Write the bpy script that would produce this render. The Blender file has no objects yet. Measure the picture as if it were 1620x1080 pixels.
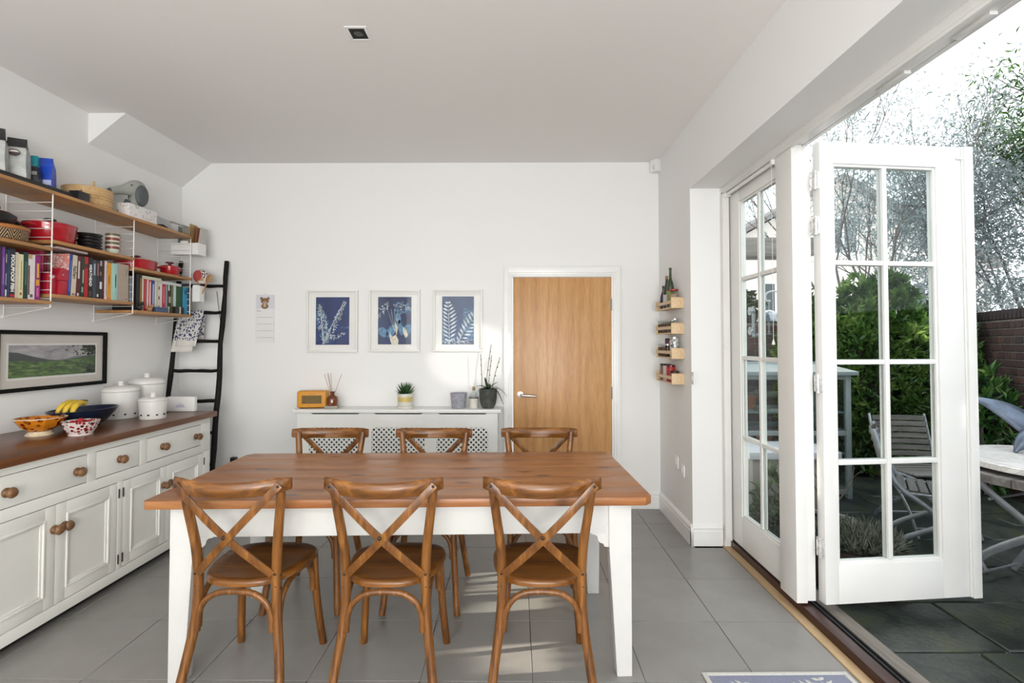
import bpy, bmesh, math, random
import numpy as np
from mathutils import Vector, Matrix, noise as mnoise

# ------------------------------------------------------------------ camera, world, lights, exposure
SC = bpy.context.scene
COL = SC.collection
F, CX, CY, CAMZ = 815.0, 810.0, 520.8, 1.416
YAW, PITCH = math.radians(.43), math.radians(1.42)
cam = bpy.data.cameras.new('camera')
cam.sensor_width = 36.0
cam.lens = F / 1620 * 36
cam.shift_y = -(540 - CY) / 1620
cam.clip_start = .05
cam_ob = bpy.data.objects.new('camera', cam)
cam_ob.location = (0, 0, CAMZ)
cam_ob.rotation_euler = (math.pi / 2 + PITCH, 0, YAW)
COL.objects.link(cam_ob)
SC.camera = cam_ob

world = bpy.data.worlds.new('sky')
SC.world = world
world.use_nodes = True
wn = world.node_tree
bg = wn.nodes['Background']
bg.inputs['Color'].default_value = (.90, .95, 1.0, 1)
bg.inputs['Strength'].default_value = 2.15

def lamp(name, kind, loc, energy, color=(1, 1, 1), target=None, **kw):
    l = bpy.data.lights.new(name, kind)
    l.energy = energy
    l.color = color
    for k, v in kw.items():
        setattr(l, k, v)
    o = bpy.data.objects.new(name, l)
    o.location = loc
    if target is not None:
        o.rotation_euler = (Vector(target) - Vector(loc)).to_track_quat('-Z', 'Y').to_euler()
    COL.objects.link(o)
    return o

SUN_DIR = Vector((-.96, -.13, -.41))
sun = lamp('sun', 'SUN', (8, 4, 6), 9.0, (1.0, .9, .76), angle=math.radians(.6))
sun.rotation_euler = SUN_DIR.to_track_quat('-Z', 'Y').to_euler()
# added spot above the patio, standing in for sun reflected onto the back wall
lamp('reflected_sun_spot', 'SPOT', (3.88, -.01, 2.28), 620, (1.0, .95, .86), target=(-.36, 4.43, 1.30),
     spot_size=math.radians(5.5), spot_blend=.45, shadow_soft_size=.03)
# added fill lamps behind the camera, under the ceiling and before the rear wall
lamp('overhead_fill', 'AREA', (-.9, -1.3, 2.93), 92, (1.0, .98, .95), target=(-.9, -.6, 0), shape='RECTANGLE', size=2.6, size_y=2.0)
lamp('rear_fill', 'AREA', (-.9, -2.85, 1.6), 85, (1.0, .985, .96), target=(-.9, 4, 2.6), shape='RECTANGLE', size=3.2, size_y=1.8)

# added area fill behind the camera, aimed up to brighten the ceiling
lamp('ceiling_fill', 'AREA', (.3, -1.9, 1.1), 74, (1.0, .97, .93), target=(-.8, 2.2, 2.97), shape='RECTANGLE', size=1.6, size_y=.8)

vs = SC.view_settings
vs.view_transform = 'Standard'
vs.look = 'None'
vs.gamma = 1.0
vs.use_curve_mapping = False
vs.exposure = 0.12

# photo pixel -> point on a known plane
_fw = np.array([-math.sin(YAW) * math.cos(PITCH), math.cos(YAW) * math.cos(PITCH), math.sin(PITCH)])
_rt = np.array([math.cos(YAW), math.sin(YAW), 0])
_up = np.cross(_rt, _fw)
def pix(u, v, X=None, Y=None, Z=None):
    r = _fw + _rt * (u - CX) / F + _up * (CY - v) / F
    t = X / r[0] if X is not None else Y / r[1] if Y is not None else (Z - CAMZ) / r[2]
    return Vector(r * t + np.array([0, 0, CAMZ]))

R = random.Random(7)

# ------------------------------------------------------------------ materials
MATS = {}
def srgb(h):
    if isinstance(h, str):
        h = h.lstrip('#')
        c = [int(h[i:i + 2], 16) / 255 for i in (0, 2, 4)]
        return tuple((x / 12.92 if x <= .04045 else ((x + .055) / 1.055) ** 2.4) for x in c)
    return tuple(h)

class NT:
    def __init__(s, name):
        s.m = bpy.data.materials.new(name)
        s.m.use_nodes = True
        s.t = s.m.node_tree
        s.b = s.t.nodes['Principled BSDF']
        s.out = s.t.nodes['Material Output']
    def n(s, kind, **kw):
        nd = s.t.nodes.new(kind)
        for k, v in kw.items():
            if k in nd.inputs:
                nd.inputs[k].default_value = v
            else:
                setattr(nd, k, v)
        return nd
    def l(s, a, b):
        s.t.links.new(a, b)
    def coords(s, scale=(1, 1, 1), rot=(0, 0, 0), loc=(0, 0, 0), kind='Object'):
        tc = s.n('ShaderNodeTexCoord')
        mp = s.n('ShaderNodeMapping')
        mp.inputs['Scale'].default_value = scale
        mp.inputs['Rotation'].default_value = rot
        mp.inputs['Location'].default_value = loc
        s.l(tc.outputs[kind], mp.inputs['Vector'])
        return mp.outputs['Vector']
    def noise(s, vec, scale, detail=3, rough=.5, dist=0):
        nd = s.n('ShaderNodeTexNoise')
        nd.inputs['Scale'].default_value = scale
        nd.inputs['Detail'].default_value = detail
        nd.inputs['Roughness'].default_value = rough
        nd.inputs['Distortion'].default_value = dist
        if vec is not None:
            s.l(vec, nd.inputs['Vector'])
        return nd.outputs['Fac']
    def ramp(s, fac, stops, interp='LINEAR'):
        rp = s.n('ShaderNodeValToRGB')
        rp.color_ramp.interpolation = interp
        el = rp.color_ramp.elements
        while len(el) < len(stops):
            el.new(.5)
        for e, (p, c) in zip(el, stops):
            e.position = p
            e.color = (*srgb(c), 1)
        s.l(fac, rp.inputs['Fac'])
        return rp.outputs['Color']
    def mix(s, fac, a, b, mode='MIX'):
        mx = s.n('ShaderNodeMix', data_type='RGBA', blend_type=mode)
        if isinstance(fac, (int, float)):
            mx.inputs[0].default_value = fac
        else:
            s.l(fac, mx.inputs[0])
        for i, v in ((6, a), (7, b)):
            if isinstance(v, bpy.types.NodeSocket):
                s.l(v, mx.inputs[i])
            else:
                mx.inputs[i].default_value = (*srgb(v), 1)
        return mx.outputs[2]
    def bump(s, h, strength=.2, dist=.01):
        b = s.n('ShaderNodeBump')
        b.inputs['Strength'].default_value = strength
        b.inputs['Distance'].default_value = dist
        s.l(h, b.inputs['Height'])
        s.l(b.outputs['Normal'], s.b.inputs['Normal'])
    def color(s, c):
        if isinstance(c, bpy.types.NodeSocket):
            s.l(c, s.b.inputs['Base Color'])
        else:
            s.b.inputs['Base Color'].default_value = (*srgb(c), 1)

def plain(name, c, rough=.5, metal=0, var=.06, vscale=12, bump=0, coat=0, spec=None):
    if name in MATS:
        return MATS[name]
    t = NT(name)
    base = srgb(c)
    v = t.coords()
    f = t.noise(v, vscale)
    lo = tuple(max(0, x * (1 - var)) for x in base)
    hi = tuple(min(1, x * (1 + var)) for x in base)
    t.color(t.ramp(f, [(.3, lo), (.7, hi)]))
    t.b.inputs['Roughness'].default_value = rough
    t.b.inputs['Metallic'].default_value = metal
    if coat:
        t.b.inputs['Coat Weight'].default_value = coat
    if spec is not None:
        t.b.inputs['Specular IOR Level'].default_value = spec
    if bump:
        t.bump(t.noise(v, vscale * 8), bump, .002)
    MATS[name] = t.m
    return t.m

def wood(name, c_dark, c_mid, c_light, axis='X', scale=1.0, rough=.38, grain=14, knots=0.0, bump=.08):
    if name in MATS:
        return MATS[name]
    t = NT(name)
    k = .09
    sc = {'X': (k, 1, 1), 'Y': (1, k, 1), 'Z': (1, 1, k)}[axis]
    v = t.coords(tuple(x * scale for x in sc))
    warp = t.noise(v, 4, 4, .6, 1.2)
    g = t.noise(v, grain, 6, .65, 2.2)
    fine = t.noise(t.coords(tuple(x * scale for x in sc)), 95, 3, .6)
    col = t.ramp(g, [(.28, c_dark), (.5, c_mid), (.72, c_light)])
    col = t.mix(.35, col, t.ramp(warp, [(.35, c_dark), (.65, c_light)]))
    col = t.mix(.22, col, t.ramp(fine, [(.35, c_dark), (.6, c_light)]), 'MULTIPLY')
    if knots:
        ks = {'X': (.33, 1, 1), 'Y': (1, .33, 1), 'Z': (1, 1, .33)}[axis]
        vo = t.n('ShaderNodeTexVoronoi')
        vo.inputs['Scale'].default_value = 4.2
        vo.voronoi_dimensions = '2D'
        t.l(t.coords(ks, loc=(.3, .2, .1)), vo.inputs['Vector'])
        kf = t.ramp(vo.outputs['Distance'], [(.025, (knots,) * 3), (.075, (0, 0, 0))])
        col = t.mix(kf, col, '#2e150b')
    t.color(col)
    t.b.inputs['Roughness'].default_value = rough
    t.bump(g, bump, .004)
    MATS[name] = t.m
    return t.m

def glassy(name, tint=(.96, .98, .98), rough=0.0, ior=1.45, mult=1.0):
    if name in MATS:
        return MATS[name]
    t = NT(name)
    tr = t.n('ShaderNodeBsdfTransparent')
    tr.inputs['Color'].default_value = (*tint, 1)
    gl = t.n('ShaderNodeBsdfGlossy')
    gl.inputs['Roughness'].default_value = rough
    lw = t.n('ShaderNodeLayerWeight')
    lw.inputs['Blend'].default_value = .5
    pw = t.n('ShaderNodeMath', operation='POWER')
    pw.inputs[1].default_value = 5.0
    t.l(lw.outputs['Facing'], pw.inputs[0])
    f0 = ((ior - 1) / (ior + 1)) ** 2
    mm = t.n('ShaderNodeMath', operation='MULTIPLY_ADD')
    mm.inputs[1].default_value = (1 - f0) * mult
    mm.inputs[2].default_value = f0 * mult
    t.l(pw.outputs[0], mm.inputs[0])
    mx = t.n('ShaderNodeMixShader')
    t.l(mm.outputs[0], mx.inputs[0])
    t.l(tr.outputs[0], mx.inputs[1])
    t.l(gl.outputs[0], mx.inputs[2])
    t.l(mx.outputs[0], t.out.inputs['Surface'])
    MATS[name] = t.m
    return t.m

def leafmat(name, c1, c2, c3, trans=.35, rough=.45, scale=9):
    if name in MATS:
        return MATS[name]
    t = NT(name)
    f = t.noise(t.coords(), scale, 2)
    col = t.ramp(f, [(.3, c1), (.5, c2), (.7, c3)])
    t.color(col)
    t.b.inputs['Roughness'].default_value = rough
    tl = t.n('ShaderNodeBsdfTranslucent')
    t.l(col, tl.inputs['Color'])
    mx = t.n('ShaderNodeMixShader')
    mx.inputs[0].default_value = trans
    t.l(t.b.outputs[0], mx.inputs[1])
    t.l(tl.outputs[0], mx.inputs[2])
    t.l(mx.outputs[0], t.out.inputs['Surface'])
    MATS[name] = t.m
    return t.m

# ------------------------------------------------------------------ mesh helpers
class MB:
    def __init__(s):
        s.v, s.f = [], []
    def add(s, vs, fs):
        o = len(s.v)
        s.v += [tuple(p) for p in vs]
        s.f += [tuple(i + o for i in f) for f in fs]
        return s
    def box(s, x0, x1, y0, y1, z0, z1, mat=None):
        p = [Vector(q) for q in ((x0, y0, z0), (x1, y0, z0), (x1, y1, z0), (x0, y1, z0), (x0, y0, z1), (x1, y0, z1), (x1, y1, z1), (x0, y1, z1))]
        if mat is not None:
            p = [mat @ q for q in p]
        return s.add(p, [(3, 2, 1, 0), (4, 5, 6, 7), (0, 1, 5, 4), (1, 2, 6, 5), (2, 3, 7, 6), (3, 0, 4, 7)])
    def hexa(s, p):      # 8 points: bottom ring 4, top ring 4
        return s.add(p, [(3, 2, 1, 0), (4, 5, 6, 7), (0, 1, 5, 4), (1, 2, 6, 5), (2, 3, 7, 6), (3, 0, 4, 7)])
    def prism(s, poly, d0, d1, axis='Y'):
        n = len(poly)
        def P(a, b, d):
            return (a, d, b) if axis == 'Y' else (d, a, b) if axis == 'X' else (a, b, d)
        vs = [P(a, b, d0) for a, b in poly] + [P(a, b, d1) for a, b in poly]
        fs = [tuple(range(n))[::-1], tuple(range(n, 2 * n))] + [(i, (i + 1) % n, n + (i + 1) % n, n + i) for i in range(n)]
        return s.add(vs, fs)
    def tube(s, pts, rad, n=8, flat=None, up=None, cap=True):
        pts = [Vector(p) for p in pts]
        if not isinstance(rad, (list, tuple)):
            rad = [rad] * len(pts)
        rings = []
        prev = None
        for i, p in enumerate(pts):
            d = (pts[min(i + 1, len(pts) - 1)] - pts[max(i - 1, 0)]).normalized()
            ref = Vector(up) if up is not None else (prev if prev is not None else (Vector((0, 0, 1)) if abs(d.z) < .9 else Vector((1, 0, 0))))
            a = (ref - d * ref.dot(d))
            if a.length < 1e-5:
                a = d.orthogonal()
            a.normalize()
            prev = a
            b = d.cross(a)
            r = rad[i]
            ra, rb = (r, r) if flat is None else (r * flat[0], r * flat[1])
            rings.append([p + a * (math.cos(t) * ra) + b * (math.sin(t) * rb) for t in (2 * math.pi * k / n for k in range(n))])
        vs = [q for rg in rings for q in rg]
        fs = []
        for i in range(len(rings) - 1):
            for k in range(n):
                fs.append((i * n + k, i * n + (k + 1) % n, (i + 1) * n + (k + 1) % n, (i + 1) * n + k))
        if cap:
            fs.append(tuple(range(n))[::-1])
            fs.append(tuple((len(rings) - 1) * n + k for k in range(n)))
        return s.add(vs, fs)
    def strap(s, pts, w, t, side, nrm):       # flat bar along pts; side(i), nrm(i) unit vectors
        vs, fs = [], []
        for i, p in enumerate(pts):
            p = Vector(p); a = Vector(side[i]) * w / 2; b = Vector(nrm[i]) * t / 2
            vs += [p - a - b, p + a - b, p + a + b, p - a + b]
        for i in range(len(pts) - 1):
            for k in range(4):
                fs.append((i * 4 + k, i * 4 + (k + 1) % 4, i * 4 + 4 + (k + 1) % 4, i * 4 + 4 + k))
        fs += [(3, 2, 1, 0), tuple(len(vs) - 4 + k for k in range(4))]
        return s.add(vs, fs)
    def lathe(s, prof, n=24, c=(0, 0, 0), sx=1, sy=1, mat=None, cap=True):
        vs, fs = [], []
        for r, z in prof:
            for k in range(n):
                t = 2 * math.pi * k / n
                q = Vector((c[0] + r * sx * math.cos(t), c[1] + r * sy * math.sin(t), c[2] + z))
                vs.append(mat @ q if mat is not None else q)
        for i in range(len(prof) - 1):
            for k in range(n):
                fs.append((i * n + k, i * n + (k + 1) % n, (i + 1) * n + (k + 1) % n, (i + 1) * n + k))
        if cap and prof[0][0] > 1e-6:
            fs.append(tuple(range(n))[::-1])
        if cap and prof[-1][0] > 1e-6:
            fs.append(tuple((len(prof) - 1) * n + k for k in range(n)))
        return s.add(vs, fs)
    def quad(s, a, b, c, d):
        return s.add([a, b, c, d], [(0, 1, 2, 3)])
    def poly(s, pts):
        return s.add(pts, [tuple(range(len(pts)))])
    def ball(s, c, r, n=10, sc=(1, 1, 1)):
        prof = [(math.sin(math.pi * i / n) * r, -math.cos(math.pi * i / n) * r) for i in range(n + 1)]
        prof[0] = (1e-7, -r); prof[-1] = (1e-7, r)
        m = Matrix.Translation(c) @ Matrix.Diagonal((*sc, 1))
        return s.lathe(prof, n + 2, mat=m)
    def build(s, name, mat, parent=None, smooth=False, bevel=0, seg=2, loc=None, rot=None, angle=40):
        me = bpy.data.meshes.new(name)
        me.from_pydata(s.v, [], s.f)
        if bevel:
            bm = bmesh.new()
            bm.from_mesh(me)
            bmesh.ops.recalc_face_normals(bm, faces=bm.faces)
            es = [e for e in bm.edges if len(e.link_faces) == 2 and e.calc_face_angle(0) > .5]
            bmesh.ops.bevel(bm, geom=es, offset=bevel, segments=seg, affect='EDGES', profile=.6, clamp_overlap=True)
            bm.to_mesh(me)
            bm.free()
        me.validate()
        me.update()
        if smooth or bevel:
            me.shade_smooth()
            me.set_sharp_from_angle(angle=math.radians(angle))
        o = bpy.data.objects.new(name, me)
        if mat is not None:
            me.materials.append(mat)
        COL.objects.link(o)
        if parent is not None:
            o.parent = parent
        if loc is not None:
            o.location = loc
        if rot is not None:
            o.rotation_euler = rot
        return o

def box(name, x0, x1, y0, y1, z0, z1, mat, parent=None, bevel=0, **k):
    return MB().box(x0, x1, y0, y1, z0, z1).build(name, mat, parent, bevel=bevel, **k)

def tag(o, label, cat, group=None):
    o['label'] = label
    o['category'] = cat
    if group:
        o['group'] = group
    return o
def thing(name, label, cat, loc=(0, 0, 0), rz=0.0, group=None):
    o = bpy.data.objects.new(name, None)
    o.empty_display_size = .05
    COL.objects.link(o)
    o.location = loc
    o.rotation_euler = (0, 0, rz)
    return tag(o, label, cat, group)
def struct(o, label=None, cat=None):
    o['kind'] = 'structure'
    if label:
        o['label'] = label
    if cat:
        o['category'] = cat
    return o
def copy_tree(o, parent=None):
    c = o.copy()
    COL.objects.link(c)
    c.parent = parent
    for ch in list(o.children):
        copy_tree(ch, c)
    return c
def catmull(pts, n=6):
    P = [Vector(p) for p in pts]
    P = [P[0] * 2 - P[1]] + P + [P[-1] * 2 - P[-2]]
    out = []
    for i in range(1, len(P) - 2):
        for k in range(n):
            t = k / n
            a, b, c, d = P[i - 1], P[i], P[i + 1], P[i + 2]
            out.append(.5 * ((2 * b) + (c - a) * t + (2 * a - 5 * b + 4 * c - d) * t * t + (3 * b - a - 3 * c + d) * t ** 3))
    out.append(P[-2].copy())
    return out
def text(body, size, mat, parent, loc, rot, name='lettering', extr=.0004, bold=0.0, sx=1.0):
    cu = bpy.data.curves.new('txt', 'FONT')
    cu.body = body
    cu.size = size
    cu.extrude = extr
    cu.offset = bold
    cu.align_x = 'CENTER'
    cu.align_y = 'CENTER'
    to = bpy.data.objects.new('txt', cu)
    COL.objects.link(to)
    me = bpy.data.meshes.new_from_object(to.evaluated_get(bpy.context.evaluated_depsgraph_get()))
    bpy.data.objects.remove(to)
    me.materials.clear()
    me.materials.append(mat)
    o = bpy.data.objects.new(name, me)
    COL.objects.link(o)
    o.parent = parent
    o.location = loc
    o.rotation_euler = rot
    o.scale = (sx, 1, 1)
    return o

def leaf_mesh(name, centers, dirs, L, W, mat, parent, seed=1, curl=.25):
    """many folded leaves as one mesh: each leaf = 4 verts along a rib (two quads' worth of triangles)"""
    rs = np.random.RandomState(seed)
    C = np.asarray(centers, float)
    D = np.asarray(dirs, float)
    n = len(C)
    D /= np.linalg.norm(D, axis=1)[:, None] + 1e-9
    rv = rs.normal(size=(n, 3))
    S = np.cross(D, rv)
    S /= np.linalg.norm(S, axis=1)[:, None] + 1e-9
    N = np.cross(D, S)
    l = (L * rs.uniform(.65, 1.25, n))[:, None]
    w = (W * rs.uniform(.7, 1.2, n))[:, None]
    a = C
    tip = C + D * l - N * l * curl
    m1 = C + D * l * .5 + S * w * .5 + N * w * .25
    m2 = C + D * l * .5 - S * w * .5 + N * w * .25
    V = np.stack([a, m1, tip, m2], 1).reshape(-1, 3)
    me = bpy.data.meshes.new(name)
    nf = n * 2
    me.vertices.add(n * 4)
    me.vertices.foreach_set('co', V.ravel())
    me.loops.add(nf * 3)
    base = (np.arange(n) * 4)[:, None]
    idx = (base + np.array([[0, 1, 2, 0, 2, 3]])).ravel()
    me.loops.foreach_set('vertex_index', idx)
    me.polygons.add(nf)
    me.polygons.foreach_set('loop_start', np.arange(nf) * 3)
    me.polygons.foreach_set('loop_total', np.full(nf, 3))
    me.update(calc_edges=True)
    me.materials.append(mat)
    o = bpy.data.objects.new(name, me)
    COL.objects.link(o)
    o.parent = parent
    return o

# ------------------------------------------------------------------ room constants
LW, RW, BW, CEIL, REAR = -2.91, 1.235, 4.44, 2.975, -3.0
OP0, OP1, SOF = .1, 3.64, 2.505

def wallmat(name, c):
    t = NT(name)
    v = t.coords()
    f = t.noise(v, 1.3, 3)
    b = srgb(c)
    t.color(t.ramp(f, [(.3, tuple(x * .985 for x in b)), (.7, b)]))
    t.b.inputs['Roughness'].default_value = .75
    t.b.inputs['Specular IOR Level'].default_value = .25
    t.bump(t.noise(v, 160, 2), .04, .001)
    return t.m
m_wall = wallmat('white_wall_paint', (.80, .80, .79))
m_ceil = wallmat('ceiling_paint', (.83, .815, .80))
m_gloss = plain('white_gloss_paint', (.80, .80, .785), .3, var=.02)
m_frame = plain('cream_frame_paint', (.76, .755, .73), .32, var=.03, vscale=4)
m_cream = plain('cream_cabinet_paint', (.77, .768, .725), .36, var=.025, vscale=4)
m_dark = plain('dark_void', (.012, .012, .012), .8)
m_black = plain('black_satin', (.012, .012, .013), .35)
m_chrome = plain('brushed_steel', (.62, .62, .62), .28, 1)
m_whiteplastic = plain('white_plastic', (.78, .78, .77), .35, var=.01)

# shell
def tilemat():
    t = NT('grey_porcelain_tile')
    v = t.coords()
    oi = t.n('ShaderNodeObjectInfo')
    f = t.noise(v, 5, 5, .6)
    s = t.noise(v, 180, 2, .6)
    col = t.ramp(f, [(.3, (.248, .240, .226)), (.7, (.292, .284, .268))])
    col = t.mix(.12, col, t.ramp(s, [(.35, (.5, .5, .5)), (.65, (1, 1, 1))]), 'MULTIPLY')
    rr = t.ramp(oi.outputs['Random'], [(0, (.94, .94, .94)), (1, (1, 1, 1))])
    col = t.mix(1.0, col, rr, 'MULTIPLY')
    t.color(col)
    t.b.inputs['Roughness'].default_value = .34
    t.bump(s, .05, .001)
    return t.m
m_tile = tilemat()
floor = struct(MB().box(LW - .2, 1.435, REAR, BW, -.14, -.004).build('floor', plain('grey_grout', (.13, .127, .12), .8)))
TX, TY = .472, .4695
def clip_tile(x0, x1, y0, y1):
    return max(x0, LW), min(x1, 1.432), max(y0, .6), min(y1, BW)
full = None
for i in range(-7, 4):
    for j in range(-4, 6):
        x0, y0 = .07 + i * TX, 2.186 + j * TY
        a, b, c, d = clip_tile(x0, x0 + TX, y0, y0 + TY)
        parts = [(a, b, c, d)]
        if b > RW and d > OP1:      # tile meets the pier between opening and back wall
            parts = [(a, min(b, RW), c, d)] + ([(RW, b, c, OP1)] if c < OP1 else [])
        for a, b, c, d in parts:
            if b - a < .02 or d - c < .02:
                continue
            if abs(b - a - TX) < 1e-6 and abs(d - c - TY) < 1e-6 and full is not None:
                o = full.copy(); COL.objects.link(o)
            else:
                w, h = (b - a) / 2 - .0016, (d - c) / 2 - .0016
                o = MB().box(-w, w, -h, h, -.012, 0).build('tile', m_tile, floor, bevel=.0012, seg=1)
                if abs(b - a - TX) < 1e-6 and abs(d - c - TY) < 1e-6:
                    full = o
            o.location = ((a + b) / 2, (c + d) / 2, 0)
struct(box('ceiling', LW - .2, RW + .3, REAR, BW + .2, CEIL, CEIL + .15, m_ceil))
struct(box('wall_left', LW - .2, LW, REAR, BW, -.1, CEIL, m_wall))
mb = MB()
mb.box(LW - .2, -.052, BW, BW + .2, -.1, CEIL)
mb.box(.85, RW + .34, BW, BW + .2, -.1, CEIL)
mb.box(-.052, .85, BW, BW + .2, 2.005, CEIL)
struct(mb.build('wall_back', m_wall))
mb = MB()
mb.box(RW, 1.56, OP1, BW, -.1, CEIL)
mb.box(RW, 1.56, REAR, OP0, -.1, CEIL)
mb.box(RW, 1.56, OP0, OP1, SOF, CEIL)
struct(mb.build('wall_right', m_wall))
mb = MB()
mb.box(LW - .2, RW + .3, REAR - .2, REAR, -.1, .65).box(LW - .2, RW + .3, REAR - .2, REAR, 2.55, CEIL)
mb.box(LW - .2, -2.55, REAR - .2, REAR, .65, 2.55).box(.75, RW + .3, REAR - .2, REAR, .65, 2.55)
struct(mb.build('wall_rear', m_wall))
w1 = struct(MB().box(-2.55, .75, REAR - .1, REAR - .05, .65, .72).box(-2.55, .75, REAR - .1, REAR - .05, 2.48, 2.55).box(-2.55, -2.48, REAR - .1, REAR - .05, .72, 2.48).box(.68, .75, REAR - .1, REAR - .05, .72, 2.48).box(-.93, -.87, REAR - .1, REAR - .05, .72, 2.48).build('window_1', m_gloss))
MB().box(-2.48, .68, REAR - .085, REAR - .079, .72, 2.48).build('pane', glassy('window_glass'), w1)
# boxed-in corner under the ceiling at the left
struct(MB().prism([(LW, CEIL), (-2.655, CEIL), (LW, 2.765)], 3.45, BW, 'Y').build('trim_1', m_wall))
# baseboards with a beaded top
def skirt(name, p0, p1, inward, h=.145, t=.018):
    d = (Vector(p1) - Vector(p0)); L = d.length; d.normalize(); n = Vector(inward)
    prof = [(0, 0), (t, 0), (t, h - .045), (t - .003, h - .04), (t - .003, h - .028), (t + .001, h - .022), (t - .004, h - .012), (.006, h - .004), (.004, h), (0, h)]
    vs, fs = [], []
    for s in (0, L):
        vs += [Vector(p0) + d * s + n * a + Vector((0, 0, z)) for a, z in prof]
    k = len(prof)
    fs = [tuple(range(k)), tuple(range(k, 2 * k))[::-1]] + [(i, (i + 1) % k, k + (i + 1) % k, k + i) for i in range(k)]
    return struct(MB().add(vs, fs).build(name, m_gloss))
skirt('baseboard_right', (RW, BW, 0), (RW, OP1 - .018, 0), (-1, 0, 0))
skirt('baseboard_reveal', (RW - .018, OP1, 0), (1.44, OP1, 0), (0, -1, 0))
skirt('baseboard_back', (.955, BW, 0), (RW, BW, 0), (0, -1, 0))
skirt('baseboard_corner', (LW, BW, 0), (-1.83, BW, 0), (0, -1, 0))

# ------------------------------------------------------------------ oak door in the back wall
def oak_door_mat():
    t = NT('oak_veneer')
    v = t.coords((1, 1, .11))
    wv = t.n('ShaderNodeTexWave')
    wv.inputs['Scale'].default_value = 3.2
    wv.inputs['Distortion'].default_value = 9
    wv.inputs['Detail'].default_value = 4
    wv.inputs['Detail Scale'].default_value = 1.6
    t.l(v, wv.inputs['Vector'])
    g = t.noise(v, 60, 5, .65)
    col = t.ramp(wv.outputs['Fac'], [(.05, '#b3814c'), (.35, '#c08e57'), (.95, '#c99a64')])
    col = t.mix(.55, col, t.ramp(g, [(.3, '#a5733f'), (.7, '#cfa06a')]))
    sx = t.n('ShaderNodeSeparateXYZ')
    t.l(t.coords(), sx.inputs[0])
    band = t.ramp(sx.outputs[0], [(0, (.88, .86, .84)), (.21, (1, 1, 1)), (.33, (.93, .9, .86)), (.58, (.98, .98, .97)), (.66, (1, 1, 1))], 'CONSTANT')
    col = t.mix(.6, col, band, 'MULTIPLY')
    t.color(col)
    t.b.inputs['Roughness'].default_value = .36
    t.bump(g, .05, .001)
    return t.m
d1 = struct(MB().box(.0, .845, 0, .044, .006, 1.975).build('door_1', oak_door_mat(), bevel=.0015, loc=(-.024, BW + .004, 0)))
h = MB().lathe([(.0001, 0), (.026, 0), (.026, .006), (.012, .008), (.010, .045), (.0001, .045)], 20, mat=Matrix.Translation((.062, 0, .965)) @ Matrix.Rotation(math.pi / 2, 4, 'X')).build('handle_rose', m_chrome, d1, smooth=True)
MB().tube(catmull([(.062, -.045, .965), (.075, -.052, .964), (.1, -.054, .962), (.17, -.052, .957), (.192, -.05, .955)], 4), [.0105] * 17, 10).build('lever', m_chrome, d1, smooth=True)
for z in (1.74, .98, .22):
    MB().box(.838, .856, -.004, .01, z - .05, z + .05).tube([(.848, -.006, z - .052), (.848, -.006, z + .052)], .006, 10).build('hinge', plain('hinge_steel', (.28, .27, .25), .4, .5), d1, smooth=True)
mb = MB()     # frame lining and two-step architrave
for x0, x1 in ((-.052, -.026), (.823, .849)):
    mb.box(x0, x1, BW - .004, BW + .1, 0, 2.005)
mb.box(-.026, .823, BW - .004, BW + .1, 1.98, 2.005)
for w, t in ((.0, .014), (.018, .022)):
    mb.box(-.105 + w * .1, -.042 - w, BW - t, BW, 0, 2.065)
    mb.box(.839 + w, .902 - w * .1, BW - t, BW, 0, 2.065)
    mb.box(-.105, .902, BW - t + .0004, BW, 1.995 + w, 2.068)
struct(mb.build('trim_2', m_gloss, bevel=.003))

# ------------------------------------------------------------------ garden doors: frame, closed leaf, folded-back leaf
m_glass = glassy('pane_glass', (.95, .975, .97), 0, 1.5, .25)
mb = MB()
mb.box(1.445, 1.56, OP1 - .028, OP1, 0, SOF)                     # jamb
mb.box(1.445, 1.49, OP1 - .05, OP1 - .028, .05, 2.47)
mb.box(1.445, 1.53, OP0, OP1 - .028, 2.468, SOF)                 # head
mb.box(1.445, 1.475, OP0, OP1 - .028, 2.452, 2.468)
mb.box(1.535, 1.56, OP0, OP1 - .028, 2.468, SOF)
struct(mb.build('trim_3', m_frame, bevel=.002))
struct(box('trim_4', 1.53, 1.535, OP0, OP1 - .03, 2.476, SOF, m_dark))          # roller track slot
gm = MB()
g1 = struct(MB().box(1.503, 1.53, 1.62, 1.76, 2.455, 2.468).build('trim_5', m_frame, bevel=.002))
struct(MB().box(1.503, 1.53, 1.98, 2.14, 2.455, 2.468).build('trim_6', m_frame, bevel=.002))
# threshold: oak strip, dark hardwood sill, black track, weathered outer sill
m_oakstrip = wood('oak_strip', '#a98a64', '#c2a67f', '#d3bb97', 'Y', 1, .5)
m_sill = wood('mahogany_sill', '#2a110b', '#3c1a12', '#4a2318', 'Y', 1, .35)
m_weather = wood('weathered_grey_timber', '#5d5750', '#837c73', '#a29b92', 'Y', 1, .8, bump=.3)
struct(MB().box(1.435, 1.488, OP0, OP1, -.1, .005).build('trim_7', m_oakstrip, bevel=.002))
struct(MB().box(1.488, 1.545, OP0, OP1, -.1, .047).build('trim_8', m_sill, bevel=.006))
tr = struct(MB().box(1.545, 1.605, OP0, OP1, -.1, .028).build('trim_9', m_black))
for x in (1.55, 1.572, 1.597):
    MB().box(x - .003, x + .003, OP0, OP1, .028, .04).build('track_rib', plain('black_rubber', (.02, .02, .02), .55), tr)
struct(MB().box(1.605, 1.70, OP0 - .2, OP1, -.1, .022).build('trim_10', m_weather, bevel=.005))

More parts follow.
